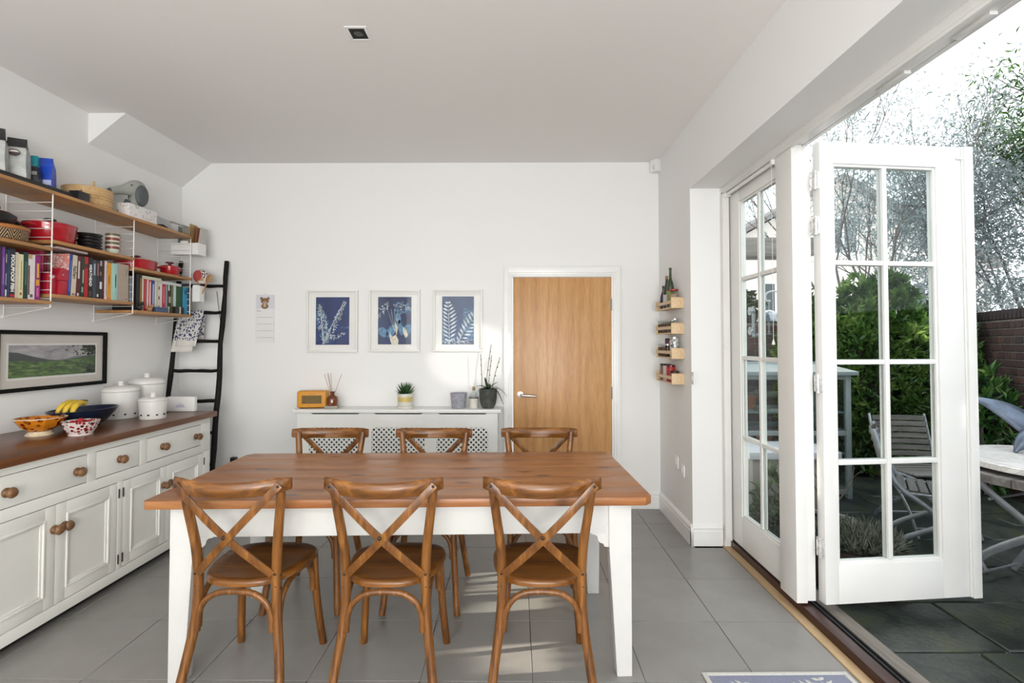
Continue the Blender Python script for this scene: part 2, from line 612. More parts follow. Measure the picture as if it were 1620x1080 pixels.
def leaf(name, label, W, g0, g1, x_m, gx, t=.046, astragal=False):
    """glazed leaf; local x along the leaf, y = thickness, origin at its bottom corner, room/camera face at y=0"""
    zb, zt = .062, 2.475
    gz0, gz1 = .262, 2.36
    root = bpy.data.objects.new(name, None)
    COL.objects.link(root)
    struct(root, label)
    we = W - .05 if astragal else W
    MB().box(0, g0, 0, t, zb, zt).build('stile', m_frame, root, bevel=.003)
    MB().box(g1, we, 0, t, zb, zt).build('stile', m_frame, root, bevel=.003)
    MB().box(g0, g1, 0, t, gz1, zt).build('top_rail', m_frame, root, bevel=.002)
    MB().box(g0, g1, 0, t, zb, gz0).build('bottom_rail', m_frame, root, bevel=.002)
    if astragal:
        MB().box(we, W, -.014, t, zb - .004, zt).box(we - .012, we, -.006, 0, zb, zt).build('astragal', m_frame, root, bevel=.004)
    # beads round the glass
    mb = MB()
    for a, b, c, d in ((g0, g0 + .014, gz0, gz1), (g1 - .014, g1, gz0, gz1), (g0 + .014, g1 - .014, gz0, gz0 + .014), (g0 + .014, g1 - .014, gz1 - .014, gz1)):
        mb.box(a, b, .008, t - .008, c, d)
    mb.build('glazing_bead', m_frame, root, bevel=.003)
    MB().box(x_m - .013, x_m + .013, .005, t - .005, gz0 + .014, gz1 - .014).build('muntin', m_frame, root, bevel=.005)
    zs = [gz0 + (gz1 - gz0) * k / 4 for k in range(5)]
    for z in zs[1:4]:
        MB().box(g0 + .014, x_m - .013, .006, t - .006, z - .013, z + .013).build('muntin', m_frame, root, bevel=.005)
        MB().box(x_m + .013, g1 - .014, .006, t - .006, z - .013, z + .013).build('muntin', m_frame, root, bevel=.005)
    for k in range(4):
        a = zs[k] + (.013 if k else .014); b = zs[k + 1] - (.013 if k < 3 else .014)
        for x0, x1 in ((g0 + .014, x_m - .013), (x_m + .013, g1 - .014)):
            MB().box(x0, x1, t / 2 - .008, t / 2 + .008, a, b).build('pane', m_glass, root)
    return root
# closed leaf: runs from the jamb towards the camera, room face at X = 1.495
L1 = leaf('door_2', 'closed white garden door leaf with eight panes', .715, .165, .665, .425, .02)
L1.matrix_world = Matrix.Translation((1.495, 3.612, 0)) @ Matrix(((0, 1, 0, 0), (-1, 0, 0, 0), (0, 0, 1, 0), (0, 0, 0, 1)))
# (local x -> -Y, local y -> +X)
MB().box(0, .715, .004, .04, .05, .062).build('weather_seal', m_black, L1)
pm = MB().box(.712, .882, -.03, .027, .055, 2.468)
pm.box(.712, .867, .027, .078, .06, 2.468)
pm.build('meeting_post', m_frame, L1, bevel=.004)
ang = math.atan2(.1, .88)
L2 = leaf('door_3', 'white eight-pane garden door leaf folded open into the garden', .885, .075, .675, .376, .02, .054, True)
L2.location = (1.597, 2.70, 0)
L2.rotation_euler = (0, 0, ang)
MB().box(.79, .845, -.008, 0, 2.405, 2.417).build('bolt_plate', m_frame, L2, bevel=.002)
m_hinge = plain('worn_white_hinge', (.66, .65, .63), .3, .35, var=.25, vscale=60)
for z in (2.27, 2.03, 1.2, .35):
    mb = MB().tube([(-.017, .012, z - .05), (-.017, .012, z + .05)], .0085, 12)
    mb.box(-.012, .0, .002, .05, z - .045, z + .045)
    mb.box(-.03, -.014, .02, .026, z - .04, z + .04)
    hg = mb.build('hinge', m_hinge, L2, smooth=True)
    for dz in (-.03, 0, .03):
        MB().ball((-.0128, .034, z + dz), .0035, 6).build('screw', m_chrome, hg)

# slim blind over the closed leaf, with its pull cords
bt = thing('roller_blind', 'slim cream blind rolled up along the head of the closed garden door', 'blind', (0, 0, 0))
MB().tube([(1.468, 2.93, 2.44), (1.468, 3.575, 2.44)], .012, 10).build('roller', m_frame, bt, smooth=True)
for y in (2.92, 3.575):
    MB().box(1.45, 1.494, y - .012, y + .012, 2.425, 2.468).build('bracket', m_frame, bt, bevel=.003)
MB().box(1.458, 1.464, 2.96, 3.54, 2.4525, 2.4555).build('slot', m_dark, bt)
for y, zb in ((3.585, 1.4), (2.915, 1.43)):
    c = MB().tube([(1.452, y, 2.43), (1.452, y, zb)], .0013, 5).build('cord', m_frame, bt)
    MB().lathe([(.0001, .0), (.009, 0), (.007, .012), (.002, .03)], 10, (1.452, y, zb - .028)).build('cord_weight', m_whiteplastic, c, smooth=True)

# ------------------------------------------------------------------ fixtures on ceiling and walls
def fixture_socket(name, label, X=None, Y=None, c=(0, 0, 0), w=.086, h=.086, cat='socket', black_plug=False):
    t = thing(name, label, cat, c)
    n = Vector((-1, 0, 0)) if X else Vector((0, -1, 0))
    if X:
        MB().box(-.009, 0, -w / 2, w / 2, -h / 2, h / 2).build('plate', m_whiteplastic, t, bevel=.003)
        MB().box(-.013, -.009, -.012, .012, -.018, .018).build('switch', m_whiteplastic, t, bevel=.002)
    else:
        MB().box(-w / 2, w / 2, -.009, 0, -h / 2, h / 2).build('plate', m_whiteplastic, t, bevel=.003)
        for x in ((-.035, .035) if w > .1 else (0,)):
            MB().box(x - .008, x + .008, -.0125, -.009, .018, .032).build('switch', m_whiteplastic, t, bevel=.0015)
            MB().box(x - .004, x + .004, -.0098, -.009, -.012, -.004).build('pin_slot', m_dark, t)
    return t
fixture_socket('light_switch', 'white single switch plate beside the spice racks', X=1, c=(RW, 3.60, 1.165), w=.06, cat='switch')
fixture_socket('wall_switch', 'white switch plate low on the wall, farther from the garden door', X=1, c=(RW, 3.98, .50), cat='switch')
fixture_socket('wall_switch', 'white switch plate low on the wall, nearer the garden door', X=1, c=(RW, 3.84, .47), cat='switch')
ds = fixture_socket('power_socket', 'white double power socket behind the black ladder', Y=1, c=(-2.37, BW, .415), w=.146)
fixture_socket('power_socket', 'white double power socket beside the ladder foot, towards the radiator cover', Y=1, c=(-2.18, BW, .415), w=.146)
pl = thing('power_plug', 'black plug with trailing cable in the socket behind the ladder', 'plug', (-2.41, BW - .009, .41))
MB().box(-.025, .025, -.04, -.001, -.025, .025).build('body', m_black, pl, bevel=.008)
MB().tube(catmull([(0, -.03, -.02), (.0, -.04, -.1), (.05, -.04, -.25), (.02, -.05, -.395)], 5), .004, 6).build('cable', m_black, pl, smooth=True)
sn = thing('motion_sensor', 'white alarm motion sensor high in the corner', 'sensor', (1.2, 4.405, 2.93))
MB().prism([(-.03, -.055), (.03, -.055), (.035, -.02), (.035, .055), (-.035, .055), (-.035, -.02)], -.045, .033, 'Y').build('housing', m_whiteplastic, sn, bevel=.008, rot=(0, 0, math.radians(30)))
MB().ball((-.01, -.03, -.02), .022, 8, (1, .8, 1)).build('lens', plain('sensor_lens', (.6, .6, .58), .3), sn, smooth=True)
dl = thing('downlight', 'square recessed downlight with dark lamp in the ceiling', 'downlight', (-.795, 2.56, CEIL))
MB().box(-.055, .055, -.06, -.045, -.004, 0).box(-.055, .055, .045, .06, -.004, 0).box(-.055, -.04, -.045, .045, -.004, 0).box(.04, .055, -.045, .045, -.004, 0).build('trim_ring', m_gloss, dl, bevel=.001)
MB().box(-.04, .04, -.045, .045, -.0015, -.0005).build('recess', m_dark, dl)
MB().lathe([(.0001, -.003), (.022, -.003), (.024, -.002)], 16).build('lamp_face', plain('lamp_glass_dark', (.03, .03, .03), .12), dl)

# ------------------------------------------------------------------ dining table
m_pine = wood('waxed_pine', '#7a4722', '#a3693b', '#bf8a54', 'X', 1.0, .34, 11, knots=.85, bump=.05)
m_tablewhite = plain('painted_table_white', (.60, .60, .58), .35, var=.02)
tb = thing('dining_table', 'long pine-topped dining table with white painted legs', 'table', (-.488, 2.582, 0), math.radians(2.0))
TWD, TDP, TZ = 1.045, .452, .77
ys = [-TDP, -.285, -.10, .085, .27, TDP]
for i in range(5):
    pts = []
    a, b = ys[i] + .0006, ys[i + 1] - .0006
    x0, x1 = -TWD, TWD
    if i == 0:
        poly = [(x0 + .012, a), (x1 - .03, a), (x1, a + .03), (x1, b), (x0, b), (x0, a + .012)]
    elif i == 4:
        poly = [(x0, a), (x1, a), (x1, b - .03), (x1 - .03, b), (x0 + .03, b), (x0, b - .03)]
    else:
        poly = [(x0, a), (x1, a), (x1, b), (x0, b)]
    MB().prism(poly, TZ - .034, TZ, 'Z').build('plank', m_pine, tb, bevel=.0022, seg=2)
AZ0, AZ1 = .60, TZ - .034
MB().box(-.86, .86, -.385, -.362, AZ0, AZ1).build('apron', m_tablewhite, tb, bevel=.002)
MB().box(-.86, .86, .362, .385, AZ0, AZ1).build('apron', m_tablewhite, tb, bevel=.002)
for sx in (-1, 1):
    MB().box(sx * .94 - .0115, sx * .94 + .0115, -.30, .30, AZ0, AZ1).build('apron', m_tablewhite, tb, bevel=.002)
for sx in (-1, 1):
    for sy in (-1, 1):
        cx, cy, w = sx * .92, sy * .345, .048
        q = []
        for z, k in ((0, .032), (.56, w), (AZ1, w)):
            ox, oy = sx * (w - k), sy * (w - k)
            q.append([(cx + ox + dx * k, cy + oy + dy * k, z) for dx, dy in ((-1, -1), (1, -1), (1, 1), (-1, 1))])
        vs = sum(q, [])
        fs = [(3, 2, 1, 0), (8, 9, 10, 11)] + [(r * 4 + i, r * 4 + (i + 1) % 4, r * 4 + 4 + (i + 1) % 4, r * 4 + 4 + i) for r in (0, 1) for i in range(4)]
        lg = MB().add(vs, fs).build('leg', m_tablewhite, tb, bevel=.003)
        xi = cx - sx * w
        prof = [(0, AZ1 - .001), (.075, AZ1 - .001), (.075, AZ0 - .004), (.06, AZ0 - .006), (.05, AZ0 - .014), (.046, AZ0 - .03), (.036, AZ0 - .042), (.022, AZ0 - .046), (.018, AZ0 - .058), (0, AZ0 - .06)]
        MB().prism([(xi - sx * a, z) for a, z in prof], cy + sy * .012, cy + sy * .038, 'Y').build('bracket', m_tablewhite, lg)

# ------------------------------------------------------------------ cross-back chairs
m_chair = wood('chair_elm', '#2c1606', '#734519', '#b1793a', 'Z', 1.6, .3, 12, bump=.05)
m_chairx = wood('chair_elm_rail', '#2c1606', '#734519', '#b1793a', 'X', 1.6, .3, 12, bump=.05)
m_seat = wood('chair_seat_elm', '#2a1506', '#6b3f16', '#a66e2e', 'X', 1.1, .3, 9, bump=.05)
m_bolt = plain('dark_bolt', (.05, .035, .025), .45, .7)
def make_chair(label):
    t = thing('cross_back_chair', label, 'chair')
    # seat: saddle outline with a dished top
    N, vs, fs = 40, [], []
    outline = []
    for k in range(N):
        a = 2 * math.pi * k / N
        c, s = math.cos(a), math.sin(a)
        rx = (abs(c) ** .72) * (1 if c > 0 else -1)
        ry = (abs(s) ** .72) * (1 if s > 0 else -1)
        outline.append(((.192 + .028 * (ry + .3)) * rx, .205 * ry))
    rings = [(.93, .438, 0), (1.0, .446, 0), (1.005, .458, 0), (.985, .468, 0), (.94, .471, 0), (.75, .465, 0), (.4, .461, 0)]
    for sc, z, _ in rings:
        vs += [(x * sc, y * sc, z) for x, y in outline]
    for i in range(len(rings) - 1):
        fs += [(i * N + k, i * N + (k + 1) % N, (i + 1) * N + (k + 1) % N, (i + 1) * N + k) for k in range(N)]
    fs += [tuple(range(N))[::-1], tuple((len(rings) - 1) * N + k for k in range(N))]
    MB().add(vs, fs).build('seat', m_seat, t, smooth=True, angle=50)
    up = {}
    for s in (-1, 1):
        pts = catmull([(s * .205, -.262, 0), (s * .188, -.222, .14), (s * .166, -.196, .30), (s * .158, -.19, .45), (s * .164, -.199, .60), (s * .184, -.222, .76), (s * .197, -.24, .868)], 5)
        up[s] = pts
        rr = [.0172 + .002 * math.sin(math.pi * i / (len(pts) - 1)) for i in range(len(pts))]
        lg = MB().tube(pts, rr, 12).build('leg', m_chair, t, smooth=True)
        for z, y in ((.50, -.208), (.45, -.205)):
            MB().ball((s * .160, y - .001, z), .006, 6, (1, .5, 1)).build('bolt', m_bolt, lg, smooth=True)
            MB().ball((s * .1755, -.192, z - .01), .006, 6, (.5, 1, 1)).build('bolt', m_bolt, lg, smooth=True)
        pts = catmull([(s * .196, .2, 0), (s * .182, .175, .16), (s * .172, .158, .32), (s * .17, .15, .44)], 5)
        MB().tube(pts, [.017] * len(pts), 12).build('leg', m_chair, t, smooth=True)
    # curved top rail
    vs, fs, n = [], [], 20
    prof = [(-.011, -.026), (-.0125, .0), (-.010, .024), (0, .031), (.009, .024), (.011, 0), (.009, -.026), (0, -.031)]
    for i in range(n + 1):
        u = -1 + 2 * i / n
        x = .232 * u
        y = -.306 + .076 * u * u
        k = 1 - .22 * max(0, abs(u) - .8) / .2
        zc = .852 + .012 * u * u
        tw = .14
        for a, b in prof:
            vs.append((x, y + a * k + b * tw * -.6, zc + b * k))
    m = len(prof)
    for i in range(n):
        fs += [(i * m + k, i * m + (k + 1) % m, (i + 1) * m + (k + 1) % m, (i + 1) * m + k) for k in range(m)]
    fs += [tuple(range(m))[::-1], tuple(n * m + k for k in range(m))]
    MB().add(vs, fs).build('top_rail', m_chairx, t, smooth=True, angle=60)
    # crossing straps
    for s in (-1, 1):
        P0, P1 = Vector((s * .205, -.272, .868)), Vector((-s * .150, -.211, .50))
        n = 14
        pts, sd, nr = [], [], []
        for i in range(n + 1):
            u = i / n
            p = P0.lerp(P1, u)
            p.y -= .030 * math.sin(math.pi * u) + (.009 if s > 0 else 0) * math.sin(math.pi * u)
            pts.append(p)
        for i in range(n + 1):
            d = (pts[min(i + 1, n)] - pts[max(i - 1, 0)]).normalized()
            nn = Vector((0, -1, 0)); nn = (nn - d * nn.dot(d)).normalized()
            nr.append(nn); sd.append(d.cross(nn))
        st = MB().strap(pts, .030, .0075, sd, nr).build('cross_strap', m_chair, t, bevel=.002)
        MB().ball((P0.x - s * .006, P0.y - .004, P0.z - .006), .0065, 6, (1, .6, 1)).build('bolt', m_bolt, st, smooth=True)
    MB().ball((.0, -.296, .672), .0075, 8, (1, .7, 1)).build('bolt', m_bolt, t, smooth=True)
    # bentwood hoops under the seat
    def hoop(a, b, top, inset=.05):
        a, b = Vector(a), Vector(b)
        d = (b - a)
        pts = [a]
        for k in range(1, 12):
            u = k / 12
            ang = math.pi * u
            ex = .5 - .5 * abs(math.cos(ang)) ** .75 * (1 if math.cos(ang) > 0 else -1)
            p = a + d * ex
            p.z = a.z + (top - a.z) * abs(math.sin(ang)) ** .7
            pts.append(p)
        pts.append(b)
        MB().tube(catmull(pts, 2), .012, 10).build('stretcher', m_chair, t, smooth=True)
    hoop((-.150, -.207, .275), (.150, -.207, .275), .431)
    hoop((-.160, .158, .275), (.160, .158, .275), .431)
    for s in (-1, 1):
        hoop((s * .163, -.175, .275), (s * .168, .142, .275), .431)
    return t
G_CH = 'cross-back chairs round the dining table'
near = [(-1.108, 2.262, -1.0), (-.520, 2.262, .6), (.105, 2.270, -.5)]
far_ = [(-1.125, 2.905, 180.5), (-.498, 2.905, 179.5), (.142, 2.925, 180)]
nl = ['cross-back wooden chair seen from behind, at the sideboard end of the table',
      'cross-back wooden chair seen from behind, between two chairs along the table',
      'cross-back wooden chair seen from behind, at the garden door end of the table']
fl = ['cross-back wooden chair across the table, in front of the yellow radio',
      'cross-back wooden chair across the table, in front of the succulent and the middle grille',
      'cross-back wooden chair across the table, in front of the oak door']
proto = None
for (x, y, a), lb in zip(near + far_, nl + fl):
    c = make_chair(lb) if proto is None else copy_tree(proto)
    proto = proto or c
    c.location = (x, y, 0)
    c.rotation_euler = (0, 0, math.radians(a))
    tag(c, lb, 'chair', G_CH)

# ------------------------------------------------------------------ rug by the doors
def rugmat():
    t = NT('blue_fern_rug')
    t.color(t.ramp(t.noise(t.coords(), 300, 2), [(.3, (.22, .24, .33)), (.7, (.31, .33, .43))]))
    t.b.inputs['Roughness'].default_value = .95
    t.bump(t.noise(t.coords(), 700, 2), .6, .003)
    return t.m
rg = thing('rug', 'blue-grey rug with cream fern leaves by the garden doors', 'rug', (1.11, 1.755, 0), math.radians(1.0))
m_rugcream = plain('rug_cream_pile', (.62, .61, .57), .95, var=.15, vscale=300, bump=.5)
MB().box(-.29, .29, -.44, .47, .001, .008).build('pile', rugmat(), rg, bevel=.003)
MB().box(-.31, -.29, -.46, .49, .001, .009).box(.29, .31, -.46, .49, .001, .009).box(-.29, .29, .47, .49, .001, .009).box(-.29, .29, -.46, -.44, .001, .009).build('border', m_rugcream, rg, bevel=.002)
rr = random.Random(3)
def frond2d(x, y, ang, L, n=9, w=.05):
    polys = []
    ca, sa = math.cos(ang), math.sin(ang)
    T = lambda a, b: (x + a * ca - b * sa, y + a * sa + b * ca)
    polys.append([T(0, -.003), T(L, -.001), T(L, .001), T(0, .003)])
    for i in range(n):
        u = (i + .6) / n
        ll = w * math.sin(math.pi * (.15 + .8 * u)) + .008
        for s in (-1, 1):
            b = (u * L, 0)
            tip = (u * L + ll * .62, s * ll)
            tl = math.hypot(ll * .62, ll)
            wd = L / n * .27
            nx, ny = -s * ll / tl * wd, ll * .62 / tl * wd
            mx_, my_ = b[0] + ll * .28, s * ll * .45
            polys.append([T(*b), T(mx_ + nx, my_ + ny), T(*tip), T(mx_ - nx, my_ - ny)])
    return polys
for (x, y, a, L) in ((-.22, .23, 1.3, .2), (-.05, .2, .9, .28), (.2, .15, 1.7, .30), (.05, -.05, 2.3, .25), (-.2, -.1, .6, .25), (.22, -.2, 2.4, .25), (-.1, -.35, 1.2, .25), (.12, .28, .5, .16)):
    mb = MB()
    for pl_ in frond2d(x, y, a, L, 8, .075):
        mb.poly([(max(-.288, min(.288, p)), max(-.438, min(.468, q)), .0088) for p, q in pl_])
    mb.build('fern_motif', m_rugcream, rg)

# ------------------------------------------------------------------ cream dresser base and worktop
m_top = wood('oiled_worktop', '#4a2913', '#6d4022', '#8d5b34', 'Y', 1.0, .3, 10, knots=.5, bump=.04)
FX = -2.285
dr = thing('sideboard_cabinet', 'long cream painted sideboard with wooden knobs along the left wall', 'cabinet', ((LW + FX) / 2, 2.97, 0))
ox, oy = (LW + FX) / 2, 2.97
Y0, Y1 = 2.09 - oy, 3.85 - oy
fx = FX - ox
bx0 = LW + .004 - ox
MB().box(bx0, fx - .02, Y0, Y1, .055, .858).build('carcass', m_cream, dr, bevel=.002)
MB().box(bx0 + .05, fx - .07, Y0 + .03, Y1 - .03, 0, .055).build('plinth', m_dark, dr)  # shade of the open toe space, put in as a near-black block
# face frame around the openings
mb = MB()
ff = lambda a, b, c, d: mb.box(fx - .02, fx, a - oy, b - oy, c, d)
ff(2.09, 3.85, .82, .858); ff(2.09, 3.85, .612, .668); ff(2.09, 3.85, .055, .112)
for a, b in ((2.09, 2.165), (2.75, 2.805), (3.135, 3.192), (3.745, 3.85)):
    ff(a, b, .668, .82)
for a, b in ((2.09, 2.165), (2.965, 3.002), (3.772, 3.85)):
    ff(a, b, .112, .612)
mb.build('face_frame', m_cream, dr, bevel=.0015)
m_knob = wood('turned_knob', '#54361f', '#7b5736', '#97704a', 'X', 3, .4)
def knob(parent, y, z, x=0):
    M4 = Matrix.Translation((fx + .001 + x, y - oy, z)) @ Matrix.Rotation(math.pi / 2, 4, 'Y')
    MB().lathe([(.0001, 0), (.021, 0), (.022, .006), (.015, .011), (.0135, .015), (.019, .02), (.0245, .028), (.0245, .034), (.019, .042), (.009, .046), (.0001, .0465)], 18, mat=M4).build('knob', m_knob, parent, smooth=True, angle=60)
for a, b, kn in ((2.168, 2.747, (2.307, 2.68)), (2.808, 3.132, (2.97,)), (3.195, 3.742, (3.33, 3.678))):
    d = MB().box(fx - .019, fx - .001, a - oy, b - oy, .672, .8165).build('drawer', m_cream, dr, bevel=.003)
    for k in kn:
        knob(d, k, .742, -.001)
for a, b, kside, hinge_s in ((2.168, 2.565, 2.553, 2.16), (2.568, 2.962, 2.61, 2.968), (3.005, 3.376, 3.345, 3.0), (3.379, 3.769, 3.41, 3.776)):
    d = MB().box(fx - .019, fx - .009, a - oy + .06, b - oy - .06, .17, .553).build('door', m_cream, dr)
    w = .058
    mb = MB()
    mb.box(fx - .019, fx - .001, a - oy, a - oy + w, .116, .608).box(fx - .019, fx - .001, b - oy - w, b - oy, .116, .608)
    mb.box(fx - .019, fx - .001, a - oy + w, b - oy - w, .116, .116 + w).box(fx - .019, fx - .001, a - oy + w, b - oy - w, .608 - w, .608)
    mb.build('door_frame', m_cream, d, bevel=.002)
    mb = MB()     # raised moulding inside the frame
    i0, i1, j0, j1 = a - oy + w, b - oy - w, .116 + w, .608 - w
    q = .011
    for x1, e0, e1 in ((fx + .0045, 0, q), (fx - .004, q, 2 * q)):
        mb.box(fx - .01, x1, i0 + e0, i0 + e1, j0 + e0, j1 - e0).box(fx - .01, x1, i1 - e1, i1 - e0, j0 + e0, j1 - e0)
        mb.box(fx - .01, x1, i0 + e1, i1 - e1, j0 + e0, j0 + e1).box(fx - .01, x1, i0 + e1, i1 - e1, j1 - e1, j1 - e0)
    mb.build('moulding', m_cream, d, bevel=.003)
    knob(d, kside, .49, -.001)
    for z in (.17, .545):
        MB().tube([(fx + .002, hinge_s + .002 - oy, z - .026), (fx + .002, hinge_s + .002 - oy, z + .026)], .004, 8).build('hinge', m_bolt, d, smooth=True)
wt = tag(MB().box(LW + .003, FX + .032, 2.06, 3.885, .859, .898).build('worktop', m_top, bevel=.004), 'dark oiled wood worktop lying on the cream sideboard', 'worktop')

# ------------------------------------------------------------------ radiator cover
rc = thing('radiator_cover', 'white radiator cover with three lattice grilles under the framed prints', 'radiator cover', (-.975, 4.34, 0))
ox, oy = -.975, 4.34
m_rc = plain('radiator_cover_paint', (.76, .765, .735), .35, var=.02)
X0, X1, FYc = -1.80 - ox, -.15 - ox, 4.24 - oy
holes = [(-1.70, -1.272), (-1.185, -.75), (-.652, -.228)]
MB().box(X0 - .03, X1 + .03, FYc - .025, BW - oy, .836, .866).build('shelf', m_rc, rc, bevel=.007)
zt, zb = .715, .16
mb = MB()
mb.box(X0, X1, FYc, FYc + .018, zt, .836).box(X0, X1, FYc, FYc + .018, 0, zb)
xs = [-1.80] + [v for hh in holes for v in hh] + [-.15]
for i in range(0, 8, 2):
    mb.box(xs[i] - ox, xs[i + 1] - ox, FYc, FYc + .018, zb, zt)
for a, b in holes:                       # rounded hole corners
    for sx, x in ((1, a - ox), (-1, b - ox)):
        for sz, z in ((1, zb), (-1, zt)):
            mb.prism([(x, z), (x + sx * .028, z), (x + sx * .008, z + sz * .008), (x, z + sz * .028)], FYc + .0002, FYc + .0178, 'Y')
mb.build('front_panel', m_rc, rc)
MB().box(X0, X0 + .018, FYc + .018, BW - oy, 0, .836).build('side_panel', m_rc, rc)
MB().box(X1 - .018, X1, FYc + .018, BW - oy, 0, .836).build('side_panel', m_rc, rc)
MB().box(X0 + .018, X1 - .018, FYc + .10, FYc + .104, .02, .83).build('radiator_shade_sheet', plain('shadowed_radiator', (.05, .05, .05), .6), rc)  # dark sheet; the shade inside the cover is put into its colour
for a, b in holes:
    c0, c1 = (a + b) / 2 - .2 - ox, (a + b) / 2 + .2 - ox
    MB().prism([(c0 - .01, .836), (c1 + .01, .836), (c1 - .012, .8245), (c0 + .02, .8245)], FYc - .001, FYc + .01, 'Y').build('vent_slot', m_dark, rc)
    st = .041
    mb = MB()
    A0, A1, B0, B1 = a - ox - .006, b - ox + .006, zb - .006, zt + .006
    for sgn in (1, -1):
        c = -3.0
        while c < 3.0:
            c += st
            # line x*1 + sgn*z = c
            pts = []
            for z in (B0, B1):
                x = c - sgn * z
                if A0 <= x <= A1:
                    pts.append((x, z))
            for x in (A0, A1):
                z = (c - x) * sgn
                if B0 < z < B1:
                    pts.append((x, z))
            if len(pts) >= 2:
                (xa, za), (xb, zb2) = pts[0], pts[1]
                d = Vector((xb - xa, 0, zb2 - za))
                if d.length < .02:
                    continue
                d.normalize()
                nrm = Vector((-d.z, 0, d.x)) * .0066
                yy = FYc + (.004 if sgn > 0 else .0065)
                mb.quad((xa - nrm.x, yy, za - nrm.z), (xb - nrm.x, yy, zb2 - nrm.z), (xb + nrm.x, yy, zb2 + nrm.z), (xa + nrm.x, yy, za + nrm.z))
    g = mb.build('lattice_grille', m_rc, rc)
    sm = g.modifiers.new('thick', 'SOLIDIFY'); sm.thickness = .003

# ------------------------------------------------------------------ wall shelving: white wire ladders and oak shelves
m_wire = plain('white_wire', (.80, .80, .78), .35, var=.01)
m_shelf = wood('oak_shelf', '#97693c', '#b98a57', '#cda26b', 'Y', 1.0, .45, 12)
SX0, SX1 = LW + .008, -2.625           # back and front of the shelves
UY = [2.27, 2.895, 3.52, 4.14]
un = thing('shelving_unit', 'oak wall shelves carried on white wire ladder frames', 'shelving', (LW + .15, 3.2, 1.6))
o3 = Vector((LW + .15, 3.2, 1.6))
def rel(mb):
    mb.v = [tuple(Vector(p) - o3) for p in mb.v]
    return mb
for y in UY:
    mb = MB()
    fxx, bxx = SX1 - .012, LW + .006
    mb.tube([(fxx, y, 1.612), (fxx, y, 2.262)], .0035, 8)
    mb.tube([(bxx, y, 1.56), (bxx, y, 2.262)], .0035, 8)
    fr = rel(mb).build('ladder_frame', m_wire, un, smooth=True)
    mb = MB()
    z = 1.612
    while z < 2.26:
        mb.tube([(bxx, y, z), (fxx, y, z)], .0022, 6)
        z += .05
    mb.tube([(bxx, y, 1.56), (fxx, y, 1.612)], .0025, 6)
    rel(mb).build('rungs', m_wire, fr, smooth=True)
    rel(MB().lathe([(.0001, 0), (.009, 0), (.009, .012), (.0001, .012)], 10, mat=Matrix.Translation((LW, y, 1.56)) @ Matrix.Rotation(math.pi / 2, 4, 'Y'))).build('wall_fixing', m_wire, fr, smooth=True)
SHELF = {}
for key, bay, z in (('L_top', 0, 2.275), ('M_top', 1, 2.275), ('R_top', 2, 2.275), ('L_mid', 0, 1.952), ('L_bot', 0, 1.648), ('M_mid', 1, 1.998), ('M_bot', 1, 1.69), ('R_mid', 2, 1.934), ('R_bot', 2, 1.637)):
    y0, y1 = UY[bay] - .004, UY[bay + 1] + .004
    if 'mid' in key or 'bot' in key:
        y0, y1 = UY[bay] + .005, UY[bay + 1] - .005 + (.012 if bay == 2 else 0)
    else:
        y0, y1 = UY[bay] + .0006, UY[bay + 1] - .0006 + (.012 if bay == 2 else 0)
    SHELF[key] = z
    rel(MB().box(SX0, SX1, y0, y1, z - .019, z)).build('shelf', m_shelf, un, bevel=.0015)

# ---- books
def col(h):
    return plain('print_' + h.lstrip('#'), h, .5, var=.05, vscale=30)
m_page = plain('book_pages', (.72, .68, .58), .8, var=.1, vscale=200)
def book(label, y0, y1, z0, h, c, depth=.185, xs=-2.652, marks=(), lean=0.0, cover=None, group=None, title=None, tcol='#f2f2ee', tsize=.03, tz=.5, tbold=.0004):
    """upright book, spine towards the room (+X), pages to the wall; origin at the spine's foot"""
    w = y1 - y0 - .0012
    b = thing('book', label, 'book', (xs, (y0 + y1) / 2, z0 + .0005), 0, group)
    m = col(c)
    MB().box(-.003, 0, -w / 2, w / 2, 0, h).build('spine', m, b, bevel=.001, seg=1)
    for s in (-1, 1):
        a, bb = (-w / 2, -w / 2 + .002) if s < 0 else (w / 2 - .002, w / 2)
        MB().box(-depth, -.0032, a, bb, 0, h).build('cover', cover if (cover and s < 0) else m, b)
    MB().box(-depth + .006, -.004, -w / 2 + .0025, w / 2 - .0025, .004, h - .004).build('pages', m_page, b)
    for (f0, f1, g0, g1, mc) in marks:    # flat print on the spine: width and height fractions
        MB().box(0, .0005, -w / 2 + w * f0, -w / 2 + w * f1, h * g0, h * g1).build('spine_print', col(mc), b)
    if title:
        text(title, tsize, col(tcol), b, (.0006, 0, h * tz), (0, math.pi / 2, 0), 'spine_title', bold=tbold).rotation_euler = Matrix(((0, 0, 1), (0, 1, 0), (-1, 0, 0))).to_euler()
    b.rotation_euler = (lean, 0, 0)
    return b
GB = 'cookbooks standing on the wall shelves'
def px_book(label, u0, u1, vtop, z0, c, **k):
    xs = k.pop('xs', -2.652)
    y0, y1 = pix(u0, 440, X=xs).y, pix(u1, 440, X=xs).y
    h = pix((u0 + u1) / 2, vtop, X=xs).z - z0
    return book(label, y0, y1, z0, h, c, xs=xs, group=GB, **k)
zL, zM, zR = SHELF['L_bot'], SHELF['M_bot'], SHELF['R_bot']
ln = lambda g0, g1, c: (.3, .7, g0, g1, c)
px_book('dark plum cookbook at the frame-edge end of the lower shelf', -4, 2.9, 389, zL, '#3a1440')
px_book('purple cookbook beside the dark plum one, with faint pale spine lettering', 2.9, 7.8, 390.5, zL, '#67398a', marks=[ln(.25, .8, '#8f6bb0')])
